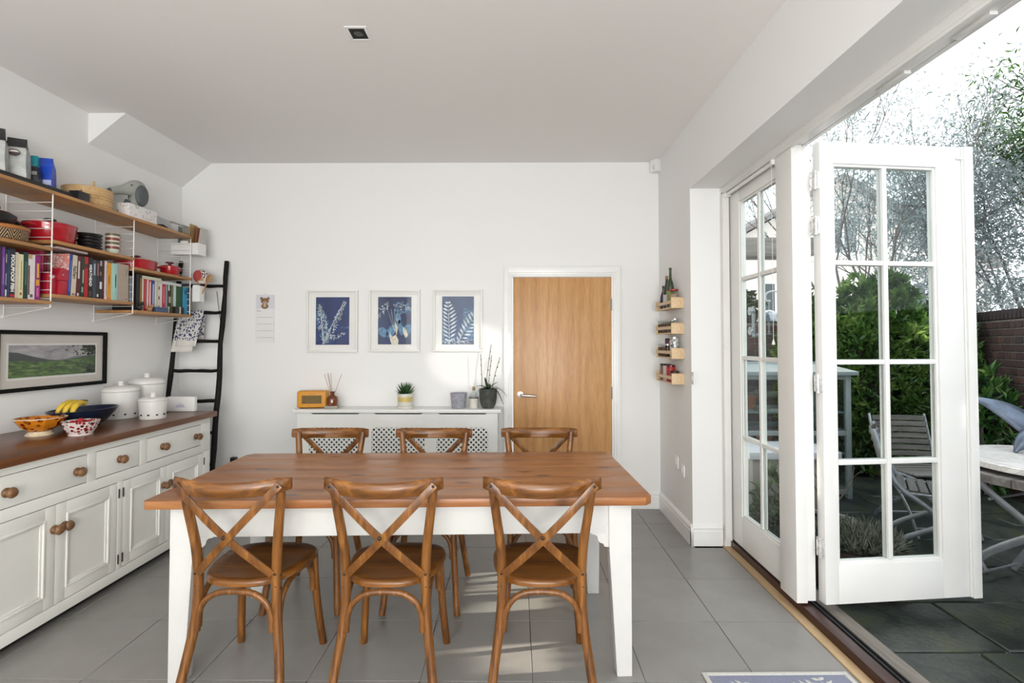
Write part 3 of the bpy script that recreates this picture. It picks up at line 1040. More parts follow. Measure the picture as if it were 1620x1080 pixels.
px_book('dark blue book with a white foot panel on its spine', 7.8, 11.2, 394, zL, '#20283c', marks=[(.15, .85, .02, .16, '#d8d8dc'), ln(.25, .5, '#9aa0ac'), ln(.72, .9, '#b9b3a4')])
px_book('plain navy blue hardback with a paler stripe', 11.2, 15, 394, zL, '#1d3150', marks=[(.6, .75, .02, .98, '#3d5f86')])
px_book('charcoal cookbook with bold white spine title and red foot square', 15, 24, 393, zL, '#23242f', marks=[(.12, .88, .02, .075, '#b8202c')], title='FOOLPROOF FISH', tsize=.0245, tz=.5, tbold=.0009)
px_book('cream paper-spined book beside the charcoal one', 24, 29.5, 399, zL, '#c9bfae')
px_book('pale yellow-green book with thin dark spine lettering', 29.5, 37, 402, zL, '#d6d2a6', marks=[(.45, .6, .2, .85, '#8f8a66'), (.3, .7, .08, .14, '#8c5c38')])
px_book('dark green hardback between pale yellow and white books', 37, 44.5, 399, zL, '#1d3a33', marks=[ln(.3, .8, '#47665a')])
px_book('white book with a brown wave down its spine', 44.5, 55.5, 402.5, zL, '#d9d3d3', marks=[(0, .2, .1, .75, '#5a2b1c'), (0, .55, .9, 1, '#b59b6a'), (.3, .7, .05, .12, '#55555c')])
px_book('magenta book with yellow spine lettering', 55.5, 64, 404, zL, '#8d1a73', marks=[ln(.5, .82, '#d8a83a'), (.15, .8, .32, .46, '#d9952f'), ln(.08, .28, '#c9679f')])
px_book('tall crimson book behind the wire ladder, beside the magenta one', 62.4, 68.8, 397, zM, '#a31f45', xs=-2.74, depth=.15, marks=[(.6, .8, .1, .9, '#c8657d')])
px_book('wine red book behind the wire ladder, next to the crimson one', 69.0, 74.6, 399, zM, '#7d1730', xs=-2.74, depth=.15)
# middle bay
def floral():
    t = NT('pink_floral_cover')
    f = t.noise(t.coords(), 26, 4, .6, 1.5)
    t.color(t.ramp(f, [(.36, '#e9e4e4'), (.47, '#e3a9a2'), (.58, '#d4756a'), (.66, '#efe9e6')]))
    t.b.inputs['Roughness'].default_value = .4
    return t.m
px_book('blue-spined book with a pink floral cover, leaning by the red lantern', 107.3, 112, 401, zM, '#28408c', cover=floral(), lean=-.05, marks=[ln(.1, .85, '#5b73b5')])
px_book('cream book titled in dark letters, leaning on the blue one', 112.4, 120, 403, zM, '#cfc3ad', lean=-.05, title='Italian', tcol='#1c1a18', tsize=.034, tz=.58, marks=[(.2, .8, .03, .07, '#7a7064')])
px_book('maroon book with white spine lettering', 120.6, 127.2, 405, zM, '#5a1d25', lean=-.02, marks=[ln(.45, .88, '#cfc8c6'), (.2, .7, .02, .09, '#c9b9b9')])
px_book('bottle green book beside the maroon one', 127.4, 133.3, 406, zM, '#16382a', lean=-.015, marks=[(.5, .75, .35, .68, '#b9c4b8'), ln(.12, .25, '#8fa596')])
px_book('bright red book with a gold band near the top', 133.5, 139.5, 406, zM, '#b3151c', marks=[(.1, .9, .72, .82, '#4d2a16')])
px_book('black barbecue book with white capital spine title', 139.7, 146.2, 407.5, zM, '#17171a', title='MEATHEAD', tsize=.026, tz=.56, tbold=.0007, marks=[(.2, .8, .04, .18, '#59433c')])
px_book('slate grey book with small pale lettering', 146.4, 152.5, 411, zM, '#39424c', marks=[ln(.6, .9, '#9fb0c2')])
px_book('black book with a red-grey spine panel', 152.7, 157, 412, zM, '#2b262b', marks=[(.15, .85, .6, .92, '#8d5a5f'), (.2, .8, .05, .12, '#d5d3cf')])
px_book('dark book with a white photograph patch on its spine', 157.2, 162.3, 411.5, zM, '#262224', marks=[(.1, .8, .26, .44, '#cfd6dc'), (.15, .75, .85, .98, '#a9a49d'), (.2, .6, .6, .7, '#93774f')])
px_book('thin dark red book beside a thin white one', 162.5, 165.3, 412, zM, '#5e1018')
px_book('thin white book beside the orange one', 165.5, 169.2, 413, zM, '#d8d6d8', marks=[(.55, .75, .1, .9, '#9a8fb0')])
px_book('orange-yellow book with small brown lettering', 169.4, 176, 415.5, zM, '#d79423', marks=[(.4, .6, .42, .66, '#7d5523'), (0, 1, .0, .06, '#d9783f')])
px_book('mint green book beside the orange one', 176.2, 186.5, 417, zM, '#a9cdbb', marks=[(.5, .9, .02, .98, '#9cc4c6'), (.6, .75, .35, .7, '#7fa6ae')])
px_book('thick grey-beige book at the end of the middle row', 187, 203.5, 418, zM, '#a99a8c', marks=[(.75, .85, .05, .08, '#2a2a2a'), (.75, .85, .7, .9, '#8a7e73')])
px_book('thin white-blue book behind the wire, past the grey-beige one', 205.5, 209, 436, zM, '#b9bcc8', xs=-2.70)
# right bay
rb = [('black book at the ladder end of the right-hand row', 216, 220.5, 433, '#121217', []),
      ('black book with orange spine lettering', 220.8, 225, 434, '#191714', [(.25, .75, .15, .9, '#a0723a')]),
      ('slim ivory book beside the orange-lettered one', 225.2, 227.6, 439, '#d6cfbd', []),
      ('rose red book with a mottled edge', 227.8, 233, 440.5, '#b8333f', [(.7, .95, .1, .9, '#8d7668')]),
      ('slim white book between two red ones', 233.2, 235.4, 441, '#d9d5cc', []),
      ('coral red book with white lettering', 235.6, 240, 440.5, '#c43a46', [(.3, .7, .1, .9, '#e6cfcf')]),
      ('royal blue book with white lettering', 240.2, 245, 441.5, '#2c3b8c', [(.35, .7, .1, .85, '#c5cbe0')]),
      ('ivory white book beside the royal blue one', 245.2, 250, 442, '#d3cebd', [(.6, .85, .05, .95, '#b9b79c')]),
      ('white book with brown spots down its spine', 250.2, 253.5, 443, '#cfc7bb', [(.2, .8, .1, .2, '#6a4436'), (.2, .8, .4, .5, '#6a4436'), (.2, .8, .7, .8, '#6a4436')]),
      ('plain off-white book beside the cerise one', 253.7, 257, 443.5, '#d6d4cb', []),
      ('cerise book with small lettering', 257.2, 262.3, 444, '#b52c4c', [(.4, .6, .3, .8, '#d98f9f')]),
      ('grey book beside the patterned one', 262.5, 265.5, 447, '#8b8d8a', []),
      ('black and white patterned book', 265.7, 271.3, 448, '#23271f', [(.1, .5, .75, .97, '#cfd0c6'), (.3, .9, .35, .55, '#9ea08e'), (.1, .6, .02, .22, '#c9cabd')]),
      ('olive green narrow book', 271.5, 274.8, 449, '#6c6a3d', []),
      ('pale blue-white book by the dark green one', 275, 279, 450, '#b9cdd4', []),
      ('broad dark green book', 279.2, 289.5, 450, '#1c4a1e', []),
      ('bright blue book with a rounded top label', 291, 297.5, 455, '#2f8fb8', [(.1, .9, .75, .92, '#1d5f86')]),
      ('charcoal book at the far end of the right-hand row', 298, 302, 449, '#3b3b45', [(.6, .9, .1, .8, '#8a5568')])]
for lb, a, b, vt, c, mk in rb:
    px_book(lb, a, b, vt, zR, c, marks=mk, depth=.17, xs=-2.668 if 'bright blue' not in lb else -2.66)
def flat_book(label, u0, u1, z, t, c, d=.17, x=-2.65, edge=None):
    y0, y1 = pix(u0, 440, X=x).y, pix(u1, 440, X=x).y
    b = thing('book', label, 'book', (x - d / 2, (y0 + y1) / 2, z), 0, 'books lying flat on the rows')
    w = (y1 - y0) / 2
    MB().box(-d / 2, d / 2, -w, w, 0, .002).build('cover', col(c), b)
    MB().box(-d / 2, d / 2, -w, w, t - .002, t).build('cover', col(c), b)
    MB().box(d / 2 - .003, d / 2, -w, w, .002, t - .002).build('spine', col(edge or c), b)
    MB().box(-d / 2 + .004, d / 2 - .004, -w + .004, w - .004, .002, t - .002).build('pages', m_page, b)
    return b
zt_mid = max(pix(130, 403, X=-2.652).z, pix(115, 402, X=-2.652).z)
flat_book('thin pale pink book lying on top of the middle row', 90, 138, zM + .268, .012, '#b9a7a6')
flat_book('cream book lying on top of the right-hand row', 226, 255.5, zR + .232, .022, '#cfcdbc', x=-2.66, edge='#c9cdb6')
flat_book('white book with a lime end panel lying on the right-hand row', 256, 287, zR + .2185, .020, '#c9ccca', x=-2.66, edge='#c9cccf')

# ------------------------------------------------------------------ things on the top shelf
zT = 2.275
def at(u, v, X):
    return pix(u, v, X=X)
tray = tag(MB().box(-.115, .115, -.35, .35, 0, .03).build('flat_case', plain('matt_black_case', (.014, .014, .015), .5), bevel=.003, loc=(-2.765, 2.70, zT)), 'long flat black case lying on the top shelf under the coffee bags', 'case')
def bag(name, label, y, x, w, d, h, base, z, top=None, rz=0.0, bands=(), oval=None, fold=.78, slump=0.0):
    """soft gusseted packet with a pinched folded top; front faces local -Y"""
    t = thing(name, label, 'packet', (x, y, z), rz)
    vs, fs = [], []
    lv = [(0, 1, 1), (.06, 1.03, 1.05), (.35, 1.02, 1.04), (fold * .85, .98, .9), (fold, .9, .55), (fold + .08, .86, .2), (1, .84, .1)]
    n = 4
    for f, a, b in lv:
        ww, dd = w / 2 * a, d / 2 * b
        zz = h * f
        sh = slump * f * f
        jj = random.Random(int(f * 997 + h * 3000)); J = lambda: jj.uniform(-.004, .004) if f > .02 else 0
        vs += [(-ww + J(), -dd + J(), zz), (J(), -dd * 1.12, zz), (ww + J(), -dd + J(), zz), (ww * .94 + J(), sh, zz), (ww, dd, zz), (J(), dd * 1.1, zz), (-ww, dd, zz), (-ww * .94 + J(), sh, zz)]
    k = 8
    mid = next(i for i, q in enumerate(lv) if q[0] >= fold) if top else len(lv) - 1
    for i in range(len(lv) - 1):
        for j in range(k):
            fs.append((i * k + j, i * k + (j + 1) % k, (i + 1) * k + (j + 1) % k, (i + 1) * k + j))
    nb = mid * k
    MB().add(vs[:(mid + 1) * k], fs[:nb] + [tuple(range(k))[::-1]]).build('body', base, t, smooth=True, angle=50)
    if top:
        MB().add(vs[nb:], [tuple(q - nb for q in f_) for f_ in fs[nb:] + [tuple((len(lv) - 1) * k + j for j in range(k))]]).build('folded_top', top, t, smooth=True, angle=50)
    for f0, f1, m in bands:
        MB().box(-w / 2 * 1.03, w / 2 * 1.03, -d / 2 * 1.2, -d / 2 * 1.19, h * f0, h * f1).build('label_band', m, t)
    if oval:
        mb = MB()
        pts = [(math.cos(q) * w * .26, -d / 2 * 1.205, h * .6 + math.sin(q) * h * .085) for q in [2 * math.pi * i / 20 for i in range(20)]]
        mb.poly(pts).build('emblem', col('#3a2c28'), t)
        mb = MB()
        pts = [(math.cos(q) * w * .21, -d / 2 * 1.212, h * .61 + max(0, math.sin(q)) * h * .05) for q in [math.pi * i / 12 for i in range(13)]]
        mb.poly(pts).build('emblem_pale_print', col('#c9c5c0'), t)  # pale half-oval print inside the emblem
    return t
m_foil = plain('pale_grey_packet', (.42, .43, .42), .4, var=.2, vscale=22)
m_blk = plain('black_packet', (.02, .02, .022), .35, var=.3, vscale=25)
m_teal = plain('teal_packet', (.02, .28, .34), .35, var=.2)
m_blue = plain('blue_packet', (.01, .06, .48), .3, var=.25, vscale=18)
zc = zT + .0305
bag('coffee_bag', 'pale grey coffee bag with a dark folded top at the frame edge', 2.665, -2.745, .10, .07, .24, m_foil, zc, top=m_blk, rz=.55, oval=True, fold=.72)
bag('coffee_bag', 'black-sided pale grey coffee bag with rolled black top', 2.775, -2.73, .095, .075, .225, m_foil, zc, top=m_blk, rz=.5, oval=True, fold=.76)
bag('snack_bag', 'crumpled black and teal bag beside the blue packet', 2.868, -2.745, .085, .06, .165, m_blk, zc, top=m_teal, rz=.4, fold=.62, slump=.01, bands=[(.3, .42, plain('grey_print', (.25, .25, .24), .5))])
bag('flour_packet', 'bright blue packet with a pale label band', 2.955, -2.735, .075, .055, .18, m_blue, zc, rz=.35, fold=.8, bands=[(.1, .26, plain('pale_blue_print', (.45, .5, .75), .5))])
tag(MB().box(-.03, .03, -.042, .042, 0, .055).build('black_tin', m_black, bevel=.004, loc=(-2.66, 3.10, zT)), 'small black box in front of the bamboo steamer', 'box')
m_bamboo = wood('bamboo', '#b08d5e', '#cdab7a', '#dfc394', 'X', 2.5, .5)
bs = thing('bamboo_steamer', 'round two-tier bamboo steamer with woven lid', 'steamer', (-2.765, 3.285, zT))
bs.scale = (1.12, 1.12, 1.22)
MB().lathe([(.0001, 0), (.112, 0), (.115, .004), (.115, .055), (.108, .055), (.108, .05), (.0001, .05)], 32).build('lower_tier', m_bamboo, bs, smooth=True)
MB().lathe([(.0001, .056), (.113, .056), (.117, .06), (.117, .095), (.113, .1), (.09, .108), (.0001, .115)], 32).build('lid', m_bamboo, bs, smooth=True)
for z in (.012, .042, .066, .09):
    MB().lathe([(.1155, z), (.1185, z + .002), (.1185, z + .009), (.1155, z + .011)], 32).build('hoop', m_bamboo, bs, smooth=True)
MB().tube([(.05, -.02, .108), (.05, -.02, .14)], .006, 8).build('lid_peg', m_bamboo, bs, smooth=True)
MB().ball((.05, -.106, .07), .008, 6, (1, .4, .6)).build('toggle', plain('dark_bamboo', (.22, .12, .05), .5), bs)
# dog's head ornament: long muzzle towards the camera side, big grey ear
dg = thing('dog_head_ornament', 'stylised grey hound head ornament with a big dark ear', 'ornament', (-2.80, 3.69, zT), math.radians(-28))
dg.scale = (1.25, 1.25, 1.62)
m_dg = plain('stone_grey_ceramic', (.33, .34, .31), .55, var=.12, vscale=14)
m_dgd = plain('dark_grey_ceramic', (.075, .088, .092), .5, var=.2, vscale=18)
neck = catmull([(0, .0, 0), (0, .012, .05), (0, .03, .10), (0, .045, .15)], 4)
MB().tube(neck, [.047 - .0015 * i for i in range(len(neck))], 16, flat=(1.0, 1.0)).build('neck', m_dg, dg, smooth=True)
MB().tube([(0, -.036, 0.004), (0, -.026, .05), (0, -.004, .098)], [.026, .026, .02], 12).build('dark_throat', m_dgd, dg, smooth=True)
head = catmull([(0, -.098, .126), (0, -.085, .13), (0, -.045, .142), (0, .0, .155), (0, .04, .162), (0, .075, .15)], 4)
rr_ = [.010, .013, .015, .016, .0165, .017, .018, .019, .020, .022, .025, .029, .033, .036, .038, .039, .039, .038, .036, .03, .022]
MB().tube(head, rr_[:len(head)], 16, up=(1, 0, 0), flat=(.85, 1)).build('head', m_dg, dg, smooth=True)
MB().ball((0, -.1, .128), .0125, 8).build('nose', m_dgd, dg, smooth=True)
for s in (1, -1):
    MB().ball((s * .04, .045, .128), .042, 12, (.3, .85, 1.15)).build('ear', m_dgd, dg, smooth=True)
    MB().ball((s * .03, -.005, .168), .005, 6).build('eye', m_dgd, dg, smooth=True)
wbx = thing('patterned_box', 'white card box with scattered black marks beside the hound head', 'box', (-2.675, 3.59, zT))
MB().box(-.05, .045, -.125, .145, 0, .09).build('box', plain('white_card', (.72, .69, .68), .6, var=.03), wbx, bevel=.002)
rq = random.Random(5)
for i in range(18):
    y, z, a = rq.uniform(-.115, .135), rq.uniform(.008, .08), rq.uniform(0, 3)
    l = rq.uniform(.006, .012)
    dy, dz = math.cos(a) * l, math.sin(a) * l
    MB().quad((.0456, y - dy - .0015, z - dz), (.0456, y + dy - .001, z + dz), (.0456, y + dy + .002, z + dz + .002), (.0456, y - dy + .0025, z - dz + .002)).build('printed_mark', m_black, wbx)
for i in range(9):
    x, z, a = rq.uniform(-.043, .038), rq.uniform(.008, .08), rq.uniform(0, 3)
    l = rq.uniform(.005, .011)
    dy, dz = math.cos(a) * l, math.sin(a) * l
    MB().quad((x - dy, -.1256, z - dz), (x + dy, -.1256, z + dz), (x + dy + .003, -.1256, z + dz + .002), (x - dy + .003, -.1256, z - dz + .002)).build('printed_mark', m_black, wbx)
gs = thing('grey_grater', 'grey slicer with a long handle on the top shelf end', 'slicer', (-2.70, 3.90, zT))
m_gry = plain('grey_metal_enamel', (.36, .37, .38), .4, .3)
MB().prism([(-.13, 0), (.05, 0), (.11, .0), (.03, .075), (-.13, .085)], -.035, .03, 'X').build('body', m_gry, gs, bevel=.006)
MB().prism([(-.12, 0), (-.1, .02), (-.05, .03), (.0, .02), (.03, 0)], .0305, .036, 'X').build('black_foot', m_dark, gs)
MB().tube([(0, .03, .074), (.02, .1, .078), (.03, .24, .07)], [.009, .007, .006], 8).build('handle', plain('grey_handle', (.3, .28, .25), .5), gs, smooth=True)
# file box hung outside the end frame, with leaflets
fb = thing('file_holder', 'white box hung on the end of the shelving, stuffed with leaflets', 'file holder', (-2.70, 4.215, 2.13))
mb = MB().box(-.11, .11, -.055, .055, 0, .004)
mb.box(-.11, .11, -.055, -.052, .004, .095).box(-.11, .11, .052, .055, .004, .095).box(-.11, -.107, -.052, .052, .004, .095).box(.107, .11, -.052, .052, .004, .095)
mb.build('box', m_wire, fb)
MB().box(-.03, .03, -.062, -.056, .06, .11).build('hook', m_wire, fb)
for i, (x, c, hgt, ln_) in enumerate(((-.06, '#8f938f', .23, .02), (-.02, '#a9a79d', .24, .0), (.03, '#b4935f', .25, .05), (.055, '#8f6a3d', .23, .1), (.078, '#9b5a48', .22, .15), (.096, '#b7b6ae', .22, .22))):
    o = MB().box(-.0015, .0015, -.048, .048, 0, hgt).build('leaflet', col(c), None, loc=(x, 0, .005), rot=(0, ln_ * .6, 0))
    o.parent = fb

# ------------------------------------------------------------------ pots and pans on the middle shelves
m_red = plain('cherry_red_enamel', (.36, .008, .016), .18, var=.25, vscale=6, coat=.5)
m_redd = plain('dark_red_enamel', (.13, .006, .012), .25, var=.2)
zm = SHELF['L_mid']
# geometric bowl
def zigzag():
    t = NT('black_tan_zigzag')
    sx = t.n('ShaderNodeSeparateXYZ'); t.l(t.coords(), sx.inputs[0])
    at2 = t.n('ShaderNodeMath', operation='ARCTAN2'); t.l(sx.outputs[1], at2.inputs[0]); t.l(sx.outputs[0], at2.inputs[1])
    u = t.n('ShaderNodeMath', operation='MULTIPLY'); t.l(at2.outputs[0], u.inputs[0]); u.inputs[1].default_value = 2.2
    pp = t.n('ShaderNodeMath', operation='PINGPONG'); t.l(u.outputs[0], pp.inputs[0]); pp.inputs[1].default_value = .5
    zz = t.n('ShaderNodeMath', operation='MULTIPLY'); t.l(sx.outputs[2], zz.inputs[0]); zz.inputs[1].default_value = 8.0
    ad = t.n('ShaderNodeMath', operation='ADD'); t.l(pp.outputs[0], ad.inputs[0]); t.l(zz.outputs[0], ad.inputs[1])
    fr = t.n('ShaderNodeMath', operation='MULTIPLY'); t.l(ad.outputs[0], fr.inputs[0]); fr.inputs[1].default_value = 5.5
    f2 = t.n('ShaderNodeMath', operation='FRACT'); t.l(fr.outputs[0], f2.inputs[0])
    t.color(t.ramp(f2.outputs[0], [(0, '#17110f'), (.55, '#17110f'), (.6, '#b4946a'), (1, '#b4946a')], 'CONSTANT'))
    t.b.inputs['Roughness'].default_value = .6
    return t.m
gb = thing('patterned_basket', 'round basket with black and tan zigzag sides', 'basket', (-2.755, 2.70, zm))
MB().lathe([(.0001, 0), (.11, 0), (.122, .01), (.128, .058), (.124, .06), (.12, .058), (.116, .012), (.0001, .01)], 40).build('wall', zigzag(), gb, smooth=True)
bd = tag(MB().lathe([(.0001, 0), (.128, 0), (.132, .008), (.132, .014), (.126, .02), (.0001, .02)], 40).build('wooden_board', wood('beech_board', '#8a5326', '#b0743c', '#c58b50', 'X', 1.5, .4), smooth=True, loc=(-2.755, 2.70, zm + .0605)), 'round wooden board resting on the zigzag basket', 'board')
wk = thing('black_pan', 'black lidded cast pan on the round wooden board', 'pan', (-2.77, 2.665, zm + .081))
MB().lathe([(.0001, 0), (.088, 0), (.105, .02), (.112, .045), (.114, .05), (.108, .05), (.0001, .048)], 32).build('body', m_black, wk, smooth=True)
MB().lathe([(.113, .0505), (.113, .055), (.09, .07), (.03, .079), (.0001, .079)], 32).build('lid', m_black, wk, smooth=True)
MB().tube([(.02, .11, .04), (.03, .13, .043), (.025, .15, .035), (.005, .15, .035), (.0, .13, .043), (0, .11, .04)], .008, 8).build('handle', m_black, wk, smooth=True)
rl = thing('dark_red_lid', 'dark red shallow dish upturned on the black pan', 'dish', (-2.775, 2.605, zm + .1605))
MB().lathe([(.0001, 0), (.09, 0), (.095, .008), (.09, .028), (.06, .034), (.0001, .034)], 28).build('dish', m_redd, rl, smooth=True)
zmm = SHELF['M_mid']
def casserole(name, label, loc, rx, ry, h, knobm, lidm=None, handles=True, rz=0):
    t = thing(name, label, 'casserole', loc, rz)
    MB().lathe([(.0001, 0), (.86, 0), (.95, h * .12), (1, h * .85), (1.02, h), (.97, h), (.0001, h * .98)], 36, sx=rx, sy=ry).build('pot', m_red, t, smooth=True)
    MB().lathe([(1.03, h + .0005), (1.03, h + .006), (.9, h + .012), (.5, h + .018), (.0001, h + .019)], 36, sx=rx, sy=ry).build('lid', lidm or m_red, t, smooth=True)
    MB().lathe([(.0001, h + .0185), (.012, h + .018), (.01, h + .03), (.03, h + .034), (.031, h + .04), (.02, h + .045), (.0001, h + .046)], 20).build('knob', knobm, t, smooth=True)
    if handles:
        for s in (-1, 1):
            MB().tube(catmull([(-.035, s * ry * .99, h * .82), (-.03, s * (ry + .025), h * .84), (0, s * (ry + .032), h * .85), (.03, s * (ry + .025), h * .84), (.035, s * ry * .99, h * .82)], 4), .007, 8).build('handle', m_red, t, smooth=True)
    return t
casserole('red_casserole', 'round cherry red casserole with a black lid knob', (-2.765, 3.02, zmm), .125, .125, .105, m_black)
ps = pix(158, 385, X=-2.70)
for i, lb in enumerate(('lowest', 'second', 'third', 'fourth', 'topmost')):
    s_ = .066 - (.004 * (i % 2))
    tag(MB().lathe([(.0001, 0), (s_ * .8, 0), (s_, .014), (s_ * 1.02, .0205), (s_ * .97, .0205), (s_ * .75, .006), (.0001, .006)], 24, sx=1, sy=1.05).build('black_dish', m_black, smooth=True, loc=(-2.72, 3.25 + .004 * (i % 2), zmm + .021 * i)),
        '%s small black dish in the stack beside the red casserole' % lb, 'dish', 'stacked black dishes')
m_cup = plain('mint_cream_glaze', (.56, .62, .52), .25, var=.06)
m_cupw = plain('cream_glaze', (.6, .56, .5), .3, var=.06)
m_cupb = plain('brick_red_glaze', (.2, .035, .018), .3, var=.2)
m_cupo = plain('olive_brown_glaze', (.13, .1, .045), .35, var=.2)
def cups(label, y, x):
    for i, (lbl, z) in enumerate(((label % 'lower', zmm), (label % 'upper', zmm + .057))):
        t = thing('stoneware_cup', lbl, 'cup', (x, y, z), 0, 'stacked stoneware cups')
        MB().lathe([(.0001, 0), (.026, 0), (.034, .012), (.039, .034)], 24).build('base', m_cup if i == 0 else m_cupw, t, smooth=True)
        MB().lathe([(.039, .0341), (.040, .052)], 24).build('band', m_cupb, t, smooth=True)
        MB().lathe([(.040, .0521), (.0405, .064)], 24).build('upper_wall', m_cupw, t, smooth=True)
        MB().lathe([(.0405, .0641), (.041, .08), (.038, .08), (.036, .05), (.0001, .0475)], 24).build('rim', m_cupo, t, smooth=True)
cups('%s banded stoneware cup of the stack nearer the black dishes', 3.395, -2.685)
cups('%s banded stoneware cup of the stack nearer the wire frame', 3.465, -2.735)
zr = SHELF['R_mid']
casserole('red_oval_casserole', 'wide oval dark red casserole at the right end of the shelves', (-2.755, 3.70, zr), .12, .145, .065, m_redd, handles=False)
casserole('small_red_pot', 'small cherry red lidded pot beside the oval casserole', (-2.70, 3.985, zr), .066, .066, .062, m_redd, handles=True)

# small things in front of the right-hand books and the red lantern
lt = thing('red_lantern', 'small red metal lantern box with a pitched lid in the gap between books', 'lantern', (-2.685, 3.0, SHELF['M_bot']))
m_rtin = plain('scarlet_tin', (.42, .012, .03), .35, var=.2)
MB().box(-.03, .03, -.034, .034, 0, .085).build('body', m_rtin, lt, bevel=.003)
MB().prism([(-.038, .086), (.038, .086), (.046, .15), (-.024, .158), (-.042, .12)], -.032, .032, 'X').build('lid', m_rtin, lt, bevel=.002)
MB().ball((.0325, -.012, .12), .005, 6).build('stud', m_chrome, lt)
rbx = thing('red_box', 'red lidded box with a pale round tab behind the wire ladder', 'box', (-2.70, 2.932, SHELF['M_bot']))
MB().box(-.034, .034, -.03, .03, 0, .12).build('body', m_rtin, rbx, bevel=.003)
MB().prism([(.018 * math.cos(a), .11 + .018 * math.sin(a)) for a in [math.pi + math.pi * i / 10 for i in range(11)]], .0342, .0355, 'X').build('tab', m_cupw, rbx)
zb_ = SHELF['R_bot']
tp = thing('black_figurine', 'small black cat-like figurine in front of the books', 'figurine', (-2.645, 3.60, zb_))
MB().ball((0, 0, .022), .02, 10, (.8, 1.1, 1.1)).build('body', m_black, tp, smooth=True)
MB().ball((0, .022, .05), .013, 8).build('head', m_black, tp, smooth=True)
for s in (-1, 1):
    MB().lathe([(.005, 0), (.0001, .012)], 6, (s * .006, .024, .058)).build('ear', m_black, tp)
MB().tube(catmull([(0, -.02, .02), (0, -.035, .03), (0, -.03, .05)], 4), .003, 6).build('tail', m_black, tp, smooth=True)
cr = thing('tan_figurine', 'small tan fox-like figurine beside the blue tin', 'figurine', (-2.645, 3.70, zb_))
m_tan = plain('tan_ceramic', (.38, .2, .08), .4, var=.2)
MB().ball((0, 0, .018), .016, 10, (.8, 1.3, 1.1)).build('body', m_tan, cr, smooth=True)
MB().ball((0, .02, .04), .011, 8, (1, 1.2, 1)).build('head', m_tan, cr, smooth=True)
for s in (-1, 1):
    MB().lathe([(.004, 0), (.0001, .01)], 6, (s * .005, .02, .047)).build('ear', m_tan, cr)
MB().tube(catmull([(0, -.018, .015), (0, -.034, .025), (0, -.036, .04)], 4), [.004, .005, .006, .007, .007, .006, .005, .004, .002], 6).build('tail', m_tan, cr, smooth=True)
bt2 = thing('blue_tin', 'long slate blue tin lying in front of the right-hand books', 'tin', (-2.645, 3.815, zb_))
MB().box(-.015, .012, -.065, .065, 0, .028).build('base', plain('slate_blue_tin', (.05, .085, .17), .4), bt2, bevel=.004)
MB().box(-.0155, .0125, -.066, .066, .0285, .038).build('lid', plain('slate_blue_lid', (.07, .11, .21), .4), bt2, bevel=.004)
bk2 = thing('black_card_box', 'small black box with a pale strip before the dark green book', 'box', (-2.648, 4.02, zb_))
MB().box(-.015, .012, -.05, .05, 0, .055).build('box', m_black, bk2, bevel=.002)
MB().box(.0121, .0126, -.008, .008, .0, .055).build('strip', m_cupw, bk2)

# utensil pot hung at the end frame: spotted oven glove, wooden spoons
up_ = thing('utensil_holder', 'narrow white holder hung on the end frame of the shelves', 'holder', (-2.60, 4.19, 1.745))
mb = MB().box(-.03, .03, -.03, .03, 0, .003)
mb.box(-.03, .03, -.03, -.027, .003, .13).box(-.03, .03, .027, .03, .003, .13).box(-.03, -.027, -.027, .027, .003, .13).box(.027, .03, -.027, .027, .003, .13)
mb.build('tub', m_wire, up_)
MB().box(-.02, .02, -.036, -.0305, .09, .135).build('hook', m_wire, up_)
m_spoon = wood('spoon_wood', '#8a6238', '#b18a5a', '#c7a373', 'Z', 2, .5)
def spoon(lb, x, y, lx, ly, L, rot):
    t = thing('wooden_spoon', lb, 'spoon', (x, y, 1.75), 0, 'wooden spoons in the holder')
    MB().tube([(0, 0, 0), (lx * .75, ly * .75, L * .75)], .0055, 8).build('handle', m_spoon, t, smooth=True)
    e = Vector((lx, ly, L)).normalized()
    rm = Vector((0, 0, 1)).rotation_difference(e).to_matrix().to_4x4()
    MB().ball((0, 0, 0), .03, 10, (.85, .28, 1.25)).build('bowl', m_spoon, t, smooth=True, loc=Vector((lx * .75, ly * .75, L * .75)) + e * .034, rot=rm.to_euler())
spoon('wooden spoon leaning out towards the black ladder', -.0 - 2.595, 4.185, .075, .03, .21, 0)
spoon('upright wooden spoon behind the spotted glove', -2.612, 4.195, .01, .02, .2, 0)
def spots():
    t = NT('spotted_cloth')
    vo = t.n('ShaderNodeTexVoronoi'); vo.inputs['Scale'].default_value = 75; vo.inputs['Randomness'].default_value = .6
    t.l(t.coords(), vo.inputs['Vector'])
    t.color(t.ramp(vo.outputs['Distance'], [(.0, '#2c1b1c'), (.42, '#2c1b1c'), (.47, '#d9cfcc')], 'CONSTANT'))
    t.b.inputs['Roughness'].default_value = .9
    return t.m
gv = thing('spotted_glove', 'rounded red and white spotted oven glove on the end frame', 'glove', (-2.60, 4.235, 1.90))
MB().ball((0, 0, .06), .06, 14, (.85, .45, .95)).build('palm', spots(), gv, smooth=True)
MB().ball((-.022, -.018, .06), .052, 14, (.75, .4, .95)).build('red_lining', plain('red_cloth', (.4, .06, .05), .9), gv, smooth=True)
MB().tube([(0, 0, .0), (0, 0, .02)], [.03, .035], 12).build('cuff', plain('cream_cloth', (.6, .55, .48), .9), gv, smooth=True)

